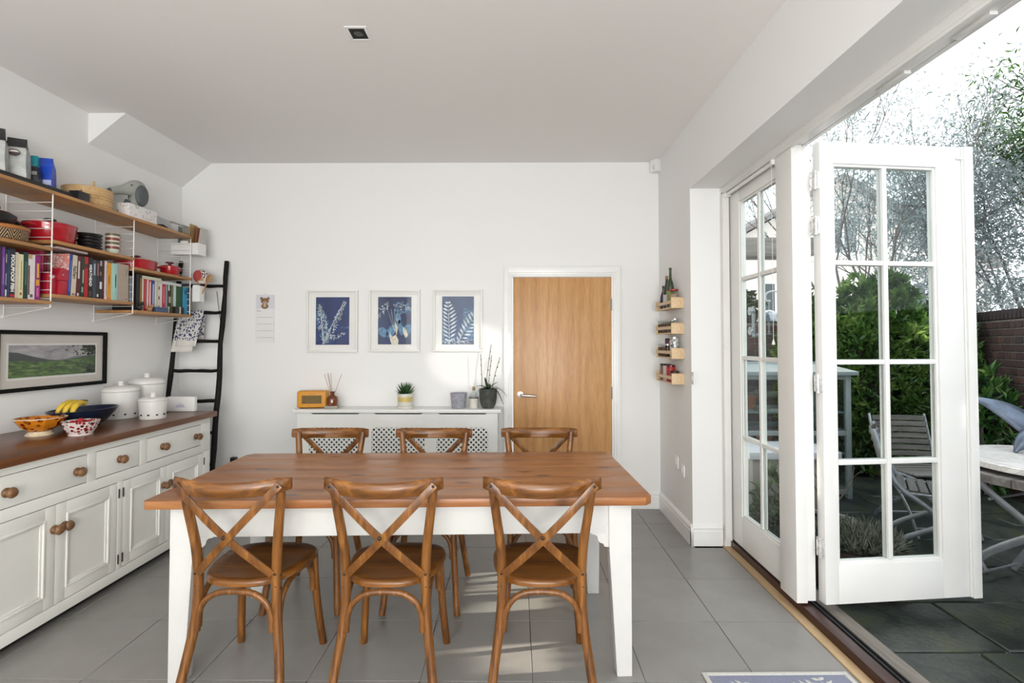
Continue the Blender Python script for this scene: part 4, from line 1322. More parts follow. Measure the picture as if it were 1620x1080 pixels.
# ------------------------------------------------------------------ framed landscape on the left wall
fp = thing('framed_landscape', 'black-framed panoramic photograph of a green valley above the sideboard', 'picture', (LW, 3.232, 1.305))
W2, H2 = .39, .18
mb = MB()
for a, b, c, d in ((-W2, W2, H2 - .023, H2), (-W2, W2, -H2, -H2 + .023), (-W2, -W2 + .023, -H2 + .023, H2 - .023), (W2 - .023, W2, -H2 + .023, H2 - .023)):
    mb.box(.001, .024, a, b, c, d)
mb.build('frame', plain('matt_black_frame', (.006, .006, .006), .6, spec=.15), fp, bevel=.0015)
MB().box(.002, .008, -W2 + .02, W2 - .02, -H2 + .02, H2 - .02).build('mount', plain('cream_mount', (.62, .59, .54), .8, var=.02), fp)
pw, ph0, ph1 = .305, -.098, .092
MB().box(.008, .0084, -pw - .012, pw + .012, ph0 - .014, ph1 + .012).build('bevel', plain('mount_white', (.75, .74, .71), .8, var=.01), fp)
def skyp():
    t = NT('printed_cloudy_sky')
    f = t.noise(t.coords((1, 2, 6)), 4, 5, .6, .6)
    t.color(t.ramp(f, [(.3, '#7f7d86'), (.5, '#a3a1a6'), (.7, '#bdbab8')]))
    t.b.inputs['Roughness'].default_value = .6
    return t.m
def fieldp():
    t = NT('printed_green_fields')
    f = t.noise(t.coords((1, 2, 8)), 7, 6, .65, .8)
    t.color(t.ramp(f, [(.3, '#202d1b'), (.42, '#37522a'), (.55, '#557a33'), (.7, '#8b9468')]))
    t.b.inputs['Roughness'].default_value = .6
    return t.m
pr = MB().box(.0084, .0088, -pw, pw, ph0, ph1).build('print', skyp(), fp)
def hills(name, m, x, ys_, zs_, base=ph0):
    pts = [(x, -pw, base)] + [(x, -pw + 2 * pw * a, z) for a, z in zip(ys_, zs_)] + [(x, pw, base)]
    MB().poly(pts).build(name, m, pr)
hills('printed_hill', plain('far_hill_print', (.16, .17, .22), .6), .0090, [0, .1, .2, .35, .5, .62, .75, .88, 1], [.055, .045, .03, .012, -.002, .005, .02, .025, .03])
hills('printed_hill', plain('near_hill_print', (.045, .055, .06), .6), .0092, [0, .08, .18, .3, .42, .55, .7, .85, 1], [.05, .05, .034, .016, .0, -.004, -.002, .012, .02])
hills('printed_field', fieldp(), .0094, [0, .15, .3, .5, .65, .8, 1], [.0, .0, -.006, -.008, .0, .012, .025])
mb = MB()
rq = random.Random(11)
for i in range(300):
    y, z = pw - abs(rq.gauss(0, .07)), ph1 - abs(rq.gauss(0, .045))
    if rq.random() < .45:
        y, z = pw - abs(rq.gauss(0, .09)), ph0 + abs(rq.gauss(0, .05))
    if y < -pw or z < ph0: continue
    r_ = rq.uniform(.005, .014); a = rq.uniform(0, 3)
    mb.poly([(.0096, max(-pw, min(pw, y + r_ * math.cos(a + k))), max(ph0, min(ph1, z + r_ * .6 * math.sin(a + k)))) for k in (0, 1.6, 3.1, 4.7)])
mb.build('printed_leaves', plain('leaf_print', (.06, .10, .055), .6, var=.5, vscale=60), pr)
MB().box(.0125, .0135, -W2 + .02, W2 - .02, -H2 + .02, H2 - .02).build('glazing', glassy('picture_glass', (.99, .99, .99), .0, 1.4, .8), fp)

# ------------------------------------------------------------------ on the worktop
ZW = .8985
def bowlmat(name, c_base, c1, c2, sc):
    t = NT(name)
    vo = t.n('ShaderNodeTexVoronoi'); vo.inputs['Scale'].default_value = sc
    t.l(t.coords(), vo.inputs['Vector'])
    n2 = t.noise(t.coords(), sc * .9, 2)
    cc = t.ramp(n2, [(.45, c1), (.55, c2)], 'CONSTANT')
    f = t.ramp(vo.outputs['Distance'], [(0, (1, 1, 1)), (.36, (1, 1, 1)), (.4, (0, 0, 0))], 'CONSTANT')
    t.color(t.mix(f, c_base, cc))
    t.b.inputs['Roughness'].default_value = .2
    return t.m
ob = thing('orange_bowl', 'footed orange glazed bowl with dark red flowers', 'bowl', (-2.648, 2.86, ZW))
MB().lathe([(.0001, .0), (.062, 0), (.064, .006), (.05, .02), (.055, .026)], 16).build('foot', plain('cream_foot_glaze', (.62, .52, .38), .3, var=.25, vscale=40), ob, smooth=True)
MB().lathe([(.05, .0265), (.085, .05), (.106, .078), (.116, .096), (.110, .096), (.08, .055), (.0001, .034)], 10).build('bowl', bowlmat('orange_floral_glaze', '#c67a1e', '#6b1d10', '#8a4a14', 34), ob, smooth=True, angle=20)
MB().lathe([(.110, .0955), (.119, .0965), (.119, .1), (.110, .0985)], 10, cap=False).build('rim', plain('cream_rim', (.66, .58, .45), .3), ob)
rbw = thing('red_white_bowl', 'fluted white bowl painted with red and black flowers', 'bowl', (-2.438, 2.88, ZW))
MB().lathe([(.0001, 0), (.055, 0), (.057, .01)], 12).build('foot', plain('white_foot_glaze', (.66, .6, .57), .3), rbw, smooth=True)
MB().lathe([(.057, .0102), (.072, .035), (.082, .06), (.09, .078), (.084, .078), (.07, .04), (.0001, .018)], 12).build('bowl', bowlmat('red_black_floral_glaze', '#cfc3bf', '#8e1f22', '#1d1a22', 52), rbw, smooth=True, angle=20)
for i in range(7):
    a = i * .9
    tag(MB().ball((0, 0, 0), .019, 9).build('cherry_tomato', plain('tomato_skin', (.33, .01, .02), .2), smooth=True, loc=(-2.438 + .036 * math.cos(a) * (i > 0), 2.88 + .036 * math.sin(a) * (i > 0), ZW + .062 + (.012 if i == 0 else 0))), 'small red tomato piled in the red and white bowl', 'tomato', 'tomatoes in the painted bowl')
bb = thing('blue_bowl', 'wide dark blue bowl holding bananas', 'bowl', (-2.665, 3.17, ZW))
MB().lathe([(.0001, 0), (.09, 0), (.13, .03), (.175, .075), (.197, .108), (.192, .109), (.165, .078), (.11, .03), (.0001, .012)], 40, sx=.70, sy=1.12).build('bowl', plain('midnight_blue_glaze', (.008, .016, .04), .25, var=.2), bb, smooth=True, angle=50)
m_ban = plain('banana_skin', (.62, .42, .035), .45, var=.25, vscale=14)
m_bang = plain('banana_tip', (.09, .1, .02), .6)
for i, (lb) in enumerate(('banana at the wall side of the bunch in the blue bowl', 'middle banana of the bunch in the blue bowl', 'banana at the front of the bunch in the blue bowl')):
    t = thing('banana', lb, 'banana', (-2.70 + .036 * i, 3.11 - .008 * i, ZW + .088), math.radians(-18 + 14 * i), 'bananas in the blue bowl')
    t.scale = (1, .84, .95)
    pts = catmull([(0, -.085, .0), (0, -.055, .045), (0, 0, .068), (0, .05, .058), (0, .075, .068)], 5)
    rad_ = [.008 + .0105 * math.sin(math.pi * min(1, k / (len(pts) - 4))) ** .6 if k < len(pts) - 4 else .007 for k in range(len(pts))]
    MB().tube(pts, rad_, 8).build('skin', m_ban, t, smooth=True, angle=60)
    MB().tube([pts[-1], pts[-1] + Vector((0, .006, .008))], .0072, 8).build('stem', m_bang, t, smooth=True)
m_enam = plain('white_enamel', (.70, .695, .67), .25, var=.02)
def canister(label, x, y, r, h, holes):
    t = thing('storage_canister', label, 'canister', (x, y, ZW), 0, 'white lidded canisters')
    MB().lathe([(.0001, 0), (r * .9, 0), (r * .93, .006), (r, h * .8), (r, h * .805), (.0001, h * .805)], 36).build('body', m_enam, t, smooth=True)
    MB().lathe([(r * 1.0, h * .81), (r * 1.03, h * .83), (r * 1.03, h * .87), (r * .97, h * .91), (r * .8, h * .97), (r * .4, h * .995), (.0001, h)], 36).build('lid', m_enam, t, smooth=True)
    MB().lathe([(.0001, 0), (.018, 0), (.017, .018), (.02, .022), (.02, .03), (.0001, .032)], 16, (0, 0, h - .002)).build('lid_knob', m_enam, t, smooth=True)
    for k in range(7):
        a = -1.9 + k * .62
        MB().ball((r * .945 * math.cos(a), r * .945 * math.sin(a), .03), .0075, 6, (1, 1, .8)).build('vent_hole', m_dark, t)
canister('tall white enamel canister, largest of the three', -2.705, 3.765, .113, .262, 0)
canister('mid-sized white enamel canister beside the blue bowl', -2.715, 3.53, .108, .222, 0)
canister('small white enamel canister in front of the other two', -2.47, 3.50, .083, .148, 0)
ro = thing('router', 'flat white upright router box with small blue lettering', 'router', (-2.505, 3.858, ZW))
MB().box(-.105, .105, -.018, .018, 0, .11).build('case', m_whiteplastic, ro, bevel=.006)
for z, w in ((.045, .026), (.034, .034)):
    MB().box(-w, w, -.0184, -.018, z, z + .004).build('printed_line', col('#5a62c0'), ro)
MB().box(-.004, .004, -.0184, -.018, .058, .064).build('printed_mark', col('#8a90d0'), ro)

# ------------------------------------------------------------------ black rustic ladder with a tea towel
ldm = plain('black_branch_wood', (.007, .0065, .006), .6, var=.4, vscale=30, bump=.4, spec=.2)
ld = thing('ladder', 'black rustic branch ladder leaning in the corner', 'ladder', (-2.6, 4.1, 0))
lo = Vector((-2.6, 4.1, 0))
def lpos(side, z):
    y = 4.02 + (4.40 - 4.02) * z / 2.11
    xr = -2.39 - (2.484 - 2.39) * z / 2.11
    return Vector((xr if side > 0 else xr - .40 + .0 * z, y, z))
rl_ = random.Random(2)
for s in (1, -1):
    pts = []
    for i in range(16):
        z = 2.11 * i / 15
        p = lpos(s, z) - lo + Vector((rl_.uniform(-.006, .006), rl_.uniform(-.004, .004), 0))
        pts.append(p)
    pts[0].z = .012
    MB().tube(pts, [.021 + rl_.uniform(-.0025, .003) - .004 * i / 15 for i in range(16)], 10).build('pole', ldm, ld, smooth=True)
for z in (1.895, 1.665, 1.42, 1.18, .935, .69, .44, .2):
    a, b = lpos(-1, z) - lo, lpos(1, z) - lo
    pts = [a.lerp(b, k / 6) + Vector((0, 0, rl_.uniform(-.004, .004))) for k in range(7)]
    MB().tube(pts, [.0145 + rl_.uniform(-.002, .002) for _ in pts], 8).build('rung', ldm, ld, smooth=True)
MB().tube(catmull([(.035, .29, 1.85), (.055, .285, 1.72), (.075, .28, 1.60), (.078, .28, 1.585)], 4), .003, 5).build('hanging_cord', m_cupo, ld, smooth=True)
def towelmat():
    t = NT('blue_print_towel')
    vo = t.n('ShaderNodeTexVoronoi'); vo.inputs['Scale'].default_value = 62
    t.l(t.coords((1, .2, 1)), vo.inputs['Vector'])
    nn = t.noise(t.coords((1, .2, 1)), 60, 2)
    f = t.n('ShaderNodeMath', operation='MULTIPLY'); t.l(vo.outputs['Distance'], f.inputs[0]); t.l(nn, f.inputs[1])
    pat = t.ramp(f.outputs[0], [(.0, '#31395c'), (.16, '#4a5278'), (.2, '#cfcdca')], 'CONSTANT')
    sx = t.n('ShaderNodeSeparateXYZ'); t.l(t.coords(), sx.inputs[0])
    hem = t.n('ShaderNodeMath', operation='GREATER_THAN'); t.l(sx.outputs[2], hem.inputs[0]); hem.inputs[1].default_value = -.235
    t.color(t.mix(hem.outputs[0], '#d3d0ca', pat))
    t.b.inputs['Roughness'].default_value = .9
    return t.m
tw = thing('tea_towel', 'folded white tea towel with blue print hanging on the ladder', 'towel', tuple(lpos(-1, 1.665) + Vector((.135, 0, 0))))
def sheet(x0, x1, z1, y, amp, ph, nx=14, nz=14):
    vs, fs = [], []
    for j in range(nz + 1):
        for i in range(nx + 1):
            u, v = i / nx, j / nz
            vs.append((x0 + (x1 - x0) * u - .018 * v, y + amp * math.sin(u * 9 + ph) * v - .078 * v, .017 + (z1 - .017) * v))
    for j in range(nz):
        for i in range(nx):
            k = j * (nx + 1) + i
            fs.append((k, k + 1, k + nx + 2, k + nx + 1))
    return MB().add(vs, fs)
for nm, a in (('front_fold', sheet(-.095, .08, -.33, -.021, .006, 0)), ('rear_fold', sheet(-.06, .112, -.285, -.0185, .005, 1.5)), ('back_drop', sheet(-.09, .1, -.22, .022, .002, 0))):
    if nm == 'back_drop':
        a.v = [(x, .024 + 0, z) for x, y, z in a.v]
    o = a.build(nm, towelmat() if 'towelmat' not in MATS else MATS['towelmat'], tw, smooth=True)
    md = o.modifiers.new('t', 'SOLIDIFY'); md.thickness = .002
    MATS['towelmat'] = o.data.materials[0]
MB().box(-.09, .105, -.0215, .024, .0165, .0185).build('fold_over_rung', MATS['towelmat'], tw)

# ------------------------------------------------------------------ calendar and framed cyanotypes on the back wall
ca = thing('wall_calendar', 'narrow white wall calendar with a small brown cub photograph', 'calendar', (-2.168, BW - .001, 1.622))
MB().box(-.078, .08, -.008, -.004, -.21, .08).build('pages', plain('calendar_paper', (.74, .74, .74), .7, var=.01), ca)
MB().box(-.082, .078, -.004, -.0005, -.207, .205).build('backing_card', plain('calendar_card', (.66, .66, .7), .7, var=.02), ca)
ph = MB().box(-.074, .074, -.0046, -.004, .088, .197).build('photo', plain('photo_pale_grey', (.62, .62, .67), .6, var=.04), ca)
mb = MB()
def disc(mb, x, z, rx, rz, y=-.005, n=16):
    mb.poly([(x + rx * math.cos(2 * math.pi * k / n), y, z + rz * math.sin(2 * math.pi * k / n)) for k in range(n)])
disc(mb, -.004, .105, .032, .024); disc(mb, -.004, .15, .036, .026); disc(mb, -.034, .172, .012, .012); disc(mb, .026, .172, .012, .012)
mb.build('printed_cub', plain('cub_brown_print', (.22, .12, .05), .6, var=.3, vscale=120), ph)
mb = MB(); disc(mb, -.004, .138, .015, .012, -.0054); disc(mb, -.004, .112, .012, .016, -.0054)
mb.build('printed_muzzle', plain('cub_pale_print', (.5, .4, .27), .6), ph)
mb = MB(); disc(mb, -.004, .143, .005, .004, -.0058); disc(mb, -.018, .156, .0035, .0035, -.0058); disc(mb, .01, .156, .0035, .0035, -.0058)
mb.build('printed_eyes', m_dark, ph)
for k in range(4):
    z = .005 - .058 * k
    MB().box(-.068, .07, -.0084, -.008, z, z + .006).build('week_line', plain('calendar_rule', (.58, .53, .48), .7), ca)
MB().box(-.07, -.035, -.0084, -.008, .06, .066).build('month_line', plain('calendar_red_rule', (.55, .3, .28), .7), ca)
MB().tube(catmull([(-.015, -.003, .203), (-.008, -.003, .213), (.008, -.003, .213), (.015, -.003, .203)], 4), .0013, 6).build('hanging_loop', m_chrome, ca)

m_frm = plain('white_picture_frame', (.74, .74, .71), .4, var=.01)
m_mnt = plain('white_mount', (.78, .78, .75), .8, var=.01)
def cyan(name, lo, mid):
    t = NT(name)
    f = t.noise(t.coords((1, 1, .8)), 7, 4, .6, .7)
    t.color(t.ramp(f, [(.3, lo), (.7, mid)]))
    t.b.inputs['Roughness'].default_value = .55
    return t.m
m_pale = plain('cyanotype_pale', (.50, .58, .62), .6, var=.45, vscale=60)
m_mid = plain('cyanotype_mid_blue', (.10, .23, .38), .6, var=.45, vscale=40)
m_ivory = plain('cyanotype_ivory', (.66, .64, .52), .6, var=.2, vscale=30)
def print_frame(label, x0, x1, z0, z1, motif, base, ins=(.075, .062)):
    cx, cz, w, h = (x0 + x1) / 2, (z0 + z1) / 2, (x1 - x0) / 2, (z1 - z0) / 2
    t = thing('framed_print', label, 'picture', (cx, BW, cz), 0, 'framed blue botanical prints')
    b = .016
    mb = MB()
    for q in ((-w, w, h - b, h), (-w, w, -h, -h + b), (-w, -w + b, -h + b, h - b), (w - b, w, -h + b, h - b)):
        mb.box(q[0], q[1], -.028, -.001, q[2], q[3])
    mb.build('frame', m_frm, t, bevel=.0015)
    MB().box(-w + b, w - b, -.008, -.001, -h + b, h - b).build('mount', m_mnt, t)
    mb = MB()
    for q in ((-w + b, w - b, h - b - .018, h - b), (-w + b, w - b, -h + b, -h + b + .018), (-w + b, -w + b + .018, -h + b + .018, h - b - .018), (w - b - .018, w - b, -h + b + .018, h - b - .018)):
        mb.box(q[0], q[1], -.012, -.008, q[2], q[3])
    mb.build('inner_slip', m_mnt, t, bevel=.001)
    pw_, ph_ = w - ins[0], h - ins[1]
    p = MB().box(-pw_, pw_, -.0086, -.008, -ph_, ph_).build('print', base, t)
    motif(p, pw_, ph_)
    MB().box(-w + b, w - b, -.0165, -.0155, -h + b, h - b).build('glazing', glassy('print_glass', (.99, .99, .99), 0, 1.45, .3), t)
    return t
def addm(p, polys, m, y, lim, name='printed_plant'):
    mb = MB()
    for pl_ in polys:
        mb.poly([(max(-lim[0], min(lim[0], a)), y, max(-lim[1], min(lim[1], b))) for a, b in pl_])
    if mb.v:
        mb.build(name, m, p)
def blob(x, z, rx, rz, rot=0, n=9, rng=None):
    out = []
    for k in range(n):
        a = 2 * math.pi * k / n
        r1 = 1 if rng is None else rng.uniform(.7, 1.15)
        px, pz = rx * math.cos(a) * r1, rz * math.sin(a) * r1
        out.append((x + px * math.cos(rot) - pz * math.sin(rot), z + px * math.sin(rot) + pz * math.cos(rot)))
    return out
def sprig(rng, x, z, ang, L, n, spread, size):
    pl_ = []
    for i in range(n):
        u = rng.random()
        w_ = spread * math.sin(math.pi * min(1, u * .85 + .12))
        o_ = rng.uniform(-1, 1) * w_
        px = x + math.cos(ang) * L * u - math.sin(ang) * o_
        pz = z + math.sin(ang) * L * u + math.cos(ang) * o_
        pl_.append(blob(px, pz, size * rng.uniform(.5, 1.3), size * rng.uniform(.3, .7), rng.uniform(0, 3), 6, rng))
    return pl_
def motif1(p, w, h):
    g = random.Random(21)
    addm(p, sprig(g, -.05, -.19, 1.78, .35, 150, .05, .011), m_mid, -.0089, (w, h))
    addm(p, sprig(g, -.055, -.19, 1.74, .34, 190, .042, .008), m_pale, -.0092, (w, h))
    addm(p, sprig(g, -.06, -.19, 1.12, .39, 150, .03, .009), m_pale, -.0094, (w, h))
    addm(p, sprig(g, -.04, -.16, .35, .16, 30, .02, .009), m_pale, -.0094, (w, h))
    addm(p, sprig(g, .05, -.06, .05, .10, 14, .008, .006), m_mid, -.0092, (w, h))
    addm(p, [[(-.09, -.2), (-.085, -.2), (.10, .17), (.098, .175)], [(-.08, -.2), (-.07, -.2), (-.11, .14), (-.112, .14)]], m_pale, -.0096, (w, h))
def motif2(p, w, h):
    g = random.Random(5)
    addm(p, [blob(.03, .02, .026, .045, .2, 12), blob(-.10, -.10, .035, .05, .7, 12), blob(-.03, -.09, .035, .06, -.5, 12), blob(.11, -.08, .035, .05, -.4, 12), blob(.05, -.06, .02, .07, .2, 12)], m_mid, -.0089, (w, h))
    addm(p, sprig(g, -.16, .03, .9, .17, 50, .04, .008) + sprig(g, -.02, .14, -.25, .17, 40, .025, .007), m_pale, -.0092, (w, h))
    addm(p, sprig(g, .0, .12, -.2, .15, 60, .06, .012), m_mid, -.0090, (w, h))
    addm(p, [[(-.045, -.1), (-.02, -.14), (.01, -.12), (.035, -.17), (.03, -.21), (-.025, -.21), (-.04, -.16)], [(.07, -.05), (.10, -.08), (.115, -.13), (.095, -.15), (.075, -.11)], [(.015, -.13), (.03, -.06), (.002, -.01), (.004, -.05)]], m_ivory, -.0095, (w, h))
    addm(p, [[(.0, -.1), (.003, -.1), (-.06 + .03 * k, .1), (-.062 + .03 * k, .1)] for k in range(5)], m_pale, -.0093, (w, h))
def motif3(p, w, h):
    for x, z, a, L, n, wd, m in ((-.07, -.2, 1.62, .36, 11, .07, m_pale), (.0, -.2, 1.02, .38, 11, .062, m_pale), (.12, -.19, 1.75, .30, 10, .05, m_mid), (-.12, -.2, 1.9, .28, 10, .045, m_mid)):
        pl_ = []
        for q in frond2d(x, z, a, L, n, wd):
            pl_.append(q)
        addm(p, pl_, m, -.0089 if m is m_mid else -.0093, (w, h))
    g = random.Random(9)
    addm(p, sprig(g, -.13, -.185, .0, .26, 60, .02, .010), m_pale, -.0091, (w, h))
print_frame('framed blue botanical print of feathery sprigs, nearest the calendar', -1.802, -1.362, 1.331, 1.866, motif1, cyan('cyanotype_blue_a', '#10204e', '#1d3a78'))
print_frame('framed blue botanical print of broad leaves, middle of the three', -1.264, -.826, 1.334, 1.868, motif2, cyan('cyanotype_blue_b', '#141f45', '#2a3f6c'))
print_frame('framed blue botanical print of ferns, nearest the oak door', -.711, -.286, 1.334, 1.872, motif3, cyan('cyanotype_blue_c', '#142c52', '#25497a'))

# ------------------------------------------------------------------ on the radiator cover
ZR = .8662
ra = thing('radio', 'mustard yellow retro radio on the radiator cover', 'radio', (-1.70, 4.325, ZR), math.radians(6))
m_must = plain('mustard_leathercloth', (.62, .27, .022), .5, var=.06, vscale=60)
MB().box(-.118, .118, -.055, .055, .006, .143).build('case', m_must, ra, bevel=.014, seg=3)
MB().box(-.078, .082, -.0565, -.055, .04, .108).build('grille_frame', plain('radio_brown', (.16, .09, .03), .5), ra, bevel=.0006)
def clothm():
    t = NT('radio_grille_cloth')
    f = t.noise(t.coords(), 420, 2)
    t.color(t.ramp(f, [(.3, '#4a3a22'), (.7, '#8a7448')]))
    t.b.inputs['Roughness'].default_value = .9
    return t.m
MB().box(-.073, .077, -.058, -.0565, .044, .104).build('grille_cloth', clothm(), ra)
MB().box(-.022, -.004, -.0562, -.0552, .120, .125).box(.004, .02, -.0562, -.0552, .120, .125).build('badge', plain('radio_badge', (.4, .2, .03), .4), ra)
for x in (-.09, .09):
    MB().box(x - .012, x + .012, -.04, .04, 0, .006).build('foot', m_black, ra)
MB().tube([(.09, 0, .142), (.09, 0, .152)], .008, 10).build('dial', m_chrome, ra, smooth=True)
bxg = tag(MB().box(-.052, .052, -.03, .03, 0, .025).build('small_box', plain('grey_card', (.33, .31, .27), .7), bevel=.002, loc=(-1.525, 4.275, ZR)), 'small flat grey box under the amber diffuser bottle', 'box')
df = thing('reed_diffuser', 'amber glass reed diffuser bottle beside the radio', 'diffuser', (-1.522, 4.275, ZR + .0255))
m_amber = plain('amber_glass', (.14, .035, .006), .08, var=.15, coat=.6)
MB().lathe([(.0001, 0), (.04, 0), (.046, .006), (.047, .05), (.042, .07), (.022, .085), (.016, .09), (.016, .108), (.020, .11), (.020, .116), (.013, .116), (.0001, .11)], 24).build('bottle', m_amber, df, smooth=True)
m_reed = plain('reed', (.35, .2, .14), .7)
for dx, dy, hh in ((-.07, .0, .26), (-.045, .01, .265), (-.03, -.01, .262), (-.022, .02, .265), (.075, .005, .26)):
    MB().tube([(dx * .05, dy * .1, .06), (dx, dy, hh)], .0018, 5).build('reed', m_reed, df)
# banded pot with a succulent
sp = thing('potted_succulent', 'spiky green succulent in a white pot with a yellow band', 'plant', (-.925, 4.31, ZR))
m_pw = plain('pot_white', (.66, .64, .58), .4); m_py = plain('pot_yellow', (.6, .46, .16), .4)
MB().lathe([(.0001, 0), (.063, 0), (.066, .003), (.066, .016), (.058, .018), (.0001, .018)], 28).build('saucer', m_pw, sp, smooth=True)
MB().lathe([(.058, .0185), (.060, .021), (.061, .055)], 28).build('pot_lower', m_pw, sp, smooth=True)
MB().lathe([(.061, .0552), (.0625, .095)], 28).build('yellow_band', m_py, sp, smooth=True)
MB().lathe([(.0625, .0952), (.063, .122), (.057, .122), (.055, .11), (.0001, .11)], 28).build('pot_rim', m_pw, sp, smooth=True)
m_suc = leafmat('succulent_leaf', '#1f3d1d', '#33602a', '#4f7d38', .1)
rs = random.Random(4)
n = 0
for ring, (cnt, el, L) in enumerate(((9, .25, .075), (9, .6, .085), (8, .95, .09), (6, 1.25, .09), (1, 1.5, .085))):
    for k in range(cnt):
        az = 2 * math.pi * (k + ring * .5) / cnt + rs.uniform(-.1, .1)
        d = Vector((math.cos(az) * math.cos(el), math.sin(az) * math.cos(el), math.sin(el)))
        b = Vector((0, 0, .112)) + Vector((math.cos(az), math.sin(az), 0)) * .012
        pts = [b + d * L * u + Vector((0, 0, .02 * u * u)) for u in (0, .3, .65, 1)]
        MB().tube(pts, [.009, .0105, .007, .0006], 5, flat=(.5, 1.2), up=(0, 0, 1)).build('leaf', m_suc, sp, smooth=True)
gp = thing('grey_pot', 'empty lilac-grey ceramic pot beside the glass bottle', 'pot', (-.478, 4.31, ZR))
MB().lathe([(.0001, 0), (.052, 0), (.056, .004), (.069, .118), (.071, .126), (.066, .126), (.06, .09), (.05, .012), (.0001, .01)], 32).build('pot', plain('lilac_grey_glaze', (.33, .33, .38), .5, var=.2, vscale=45), gp, smooth=True)
gbt = thing('glass_bottle', 'corked clear bottle half dipped in white', 'bottle', (-.352, 4.315, ZR))
MB().lathe([(.0001, 0), (.036, 0), (.039, .004), (.039, .082)], 24).build('white_base', m_pw, gbt, smooth=True)
MB().lathe([(.039, .0822), (.038, .095), (.03, .115), (.014, .135), (.012, .15), (.014, .152), (.014, .158)], 24).build('glass', glassy('bottle_glass', (.9, .93, .93), .02, 1.45, 1.6), gbt, smooth=True)
MB().lathe([(.0001, .148), (.011, .148), (.012, .176), (.0001, .178)], 12).build('cork', plain('cork', (.35, .22, .11), .8), gbt, smooth=True)
MB().lathe([(.0395, .082), (.0405, .084), (.0395, .087)], 24).build('wire_ring', m_bolt, gbt, smooth=True)
op = thing('potted_orchid', 'flowerless orchid with bare canes in a dark stone pot', 'plant', (-.232, 4.315, ZR))
MB().lathe([(.0001, 0), (.045, 0), (.062, .03), (.073, .08), (.075, .16), (.069, .16), (.067, .14), (.0001, .135)], 32).build('pot', plain('dark_stone_pot', (.055, .06, .05), .65, var=.5, vscale=25, bump=.4), op, smooth=True)
MB().lathe([(.0001, .137), (.066, .141), (.067, .1405)], 20).build('bark', plain('bark_chips', (.12, .07, .04), .9, var=.5, vscale=90), op)
m_orc = leafmat('orchid_leaf', '#10240f', '#1d3f18', '#2d5a22', .05, .3)
for (az, L, dr_, w) in ((.15, .16, .10, .019), (.5, .09, -.02, .017), (2.6, .12, .02, .016), (3.3, .13, .14, .012), (1.5, .10, .0, .018), (-.4, .14, .16, .014), (4.4, .10, .04, .017), (2.0, .07, -.06, .014)):
    pts = []
    for k in range(9):
        u = k / 8
        pts.append(Vector((.0 + math.cos(az) * L * u, math.sin(az) * L * u * .6, .15 + .07 * u * (1.6 - u) - dr_ * u ** 2.2)))
    MB().tube(catmull(pts, 2), [w * math.sin(math.pi * (.12 + .86 * k / 16)) ** .6 + .001 for k in range(17)], 6, flat=(.16, 1), up=(0, 0, 1)).build('leaf', m_orc, op, smooth=True)
m_cane = plain('orchid_cane', (.06, .075, .03), .6)
for (x, dx, h, y) in ((-.05, -.012, .45, 0), (-.02, .045, .53, .01), (.0, .03, .44, -.01), (.03, .07, .425, .0)):
    st = MB().tube(catmull([(x, y, .14), (x + dx * .4, y, .14 + (h - .14) * .5), (x + dx, y, h)], 5), .0024, 6).build('cane', m_cane, op, smooth=True)
    for f in (.45, .7, .85):
        MB().ball((x + dx * f, y, .14 + (h - .14) * f), .0045, 5, (1, 1, 1.4)).build('node', m_cane, st)

# ------------------------------------------------------------------ spice racks on the right wall
m_birch = wood('birch_rack', '#c4a882', '#d9c09b', '#e6d2b2', 'Y', 2, .5)
RY0, RY1, RX = 3.79, 4.215, 1.142
racks = [1.667, 1.477, 1.293, 1.106]
rlab = ['top birch spice rack holding oil bottles', 'second birch spice rack from the top, with a row of small jars', 'third birch spice rack from the top, with jars and a tin', 'lowest birch spice rack, beside the switch plate']
for z, lb in zip(racks, rlab):
    t = thing('spice_rack', lb, 'rack', (RW, 4.0, z), 0, 'birch spice racks')
    w = RW - RX
    for y in (RY0, RY1):
        s = .013 if y == RY0 else -.013
        MB().box(-w, -.0005, min(y, y + s) - 4.0, max(y, y + s) - 4.0, 0, .08).build('end_panel', m_birch, t, bevel=.002)
    MB().box(-w + .004, -.0005, RY0 + .013 - 4.0, RY1 - .013 - 4.0, .0, .010).build('base_board', m_birch, t, bevel=.001)
    MB().box(-w, -w + .012, RY0 + .013 - 4.0, RY1 - .013 - 4.0, .035, .058).build('front_rail', m_birch, t, bevel=.002)
    MB().box(-.012, -.0005, RY0 + .013 - 4.0, RY1 - .013 - 4.0, .010, .055).build('back_rail', m_birch, t, bevel=.002)
m_gg = plain('dark_green_bottle', (.02, .045, .012), .08, coat=.6); m_bb = plain('dark_brown_bottle', (.03, .018, .012), .1, coat=.6)
m_jar = glassy('jar_glass', (.86, .88, .86), .02, 1.45, 1.3)
def bottle(lb, y, z, r, h, m, capm, neck=.35, lab=None):
    t = thing('bottle', lb, 'bottle', (1.189, y, z + .0105), 0, 'bottles on the top spice rack')
    zs = h * (1 - neck)
    MB().lathe([(.0001, 0), (r * .95, 0), (r, .005), (r, zs * .85), (r * .85, zs * .95), (r * .4, zs + .03), (r * .36, h - .025)], 18).build('glass', m, t, smooth=True)
    MB().lathe([(r * .4, h - .0248), (r * .42, h - .003), (r * .38, h), (.0001, h)], 14).build('cap', capm, t, smooth=True)
    if lab:
        MB().lathe([(r * 1.02, zs * .15), (r * 1.02, zs * .65)], 18).build('label', lab, t, smooth=True)
z = racks[0]
m_lw = col('#b9b4c6'); m_lg = col('#6b6f2a'); m_capr = plain('red_cap', (.3, .02, .015), .4); m_cork = plain('cork2', (.3, .18, .08), .8)
bottle('dark vinegar bottle at the far end of the top rack', 4.15, z, .026, .19, m_bb, m_black, lab=col('#2f2340'))
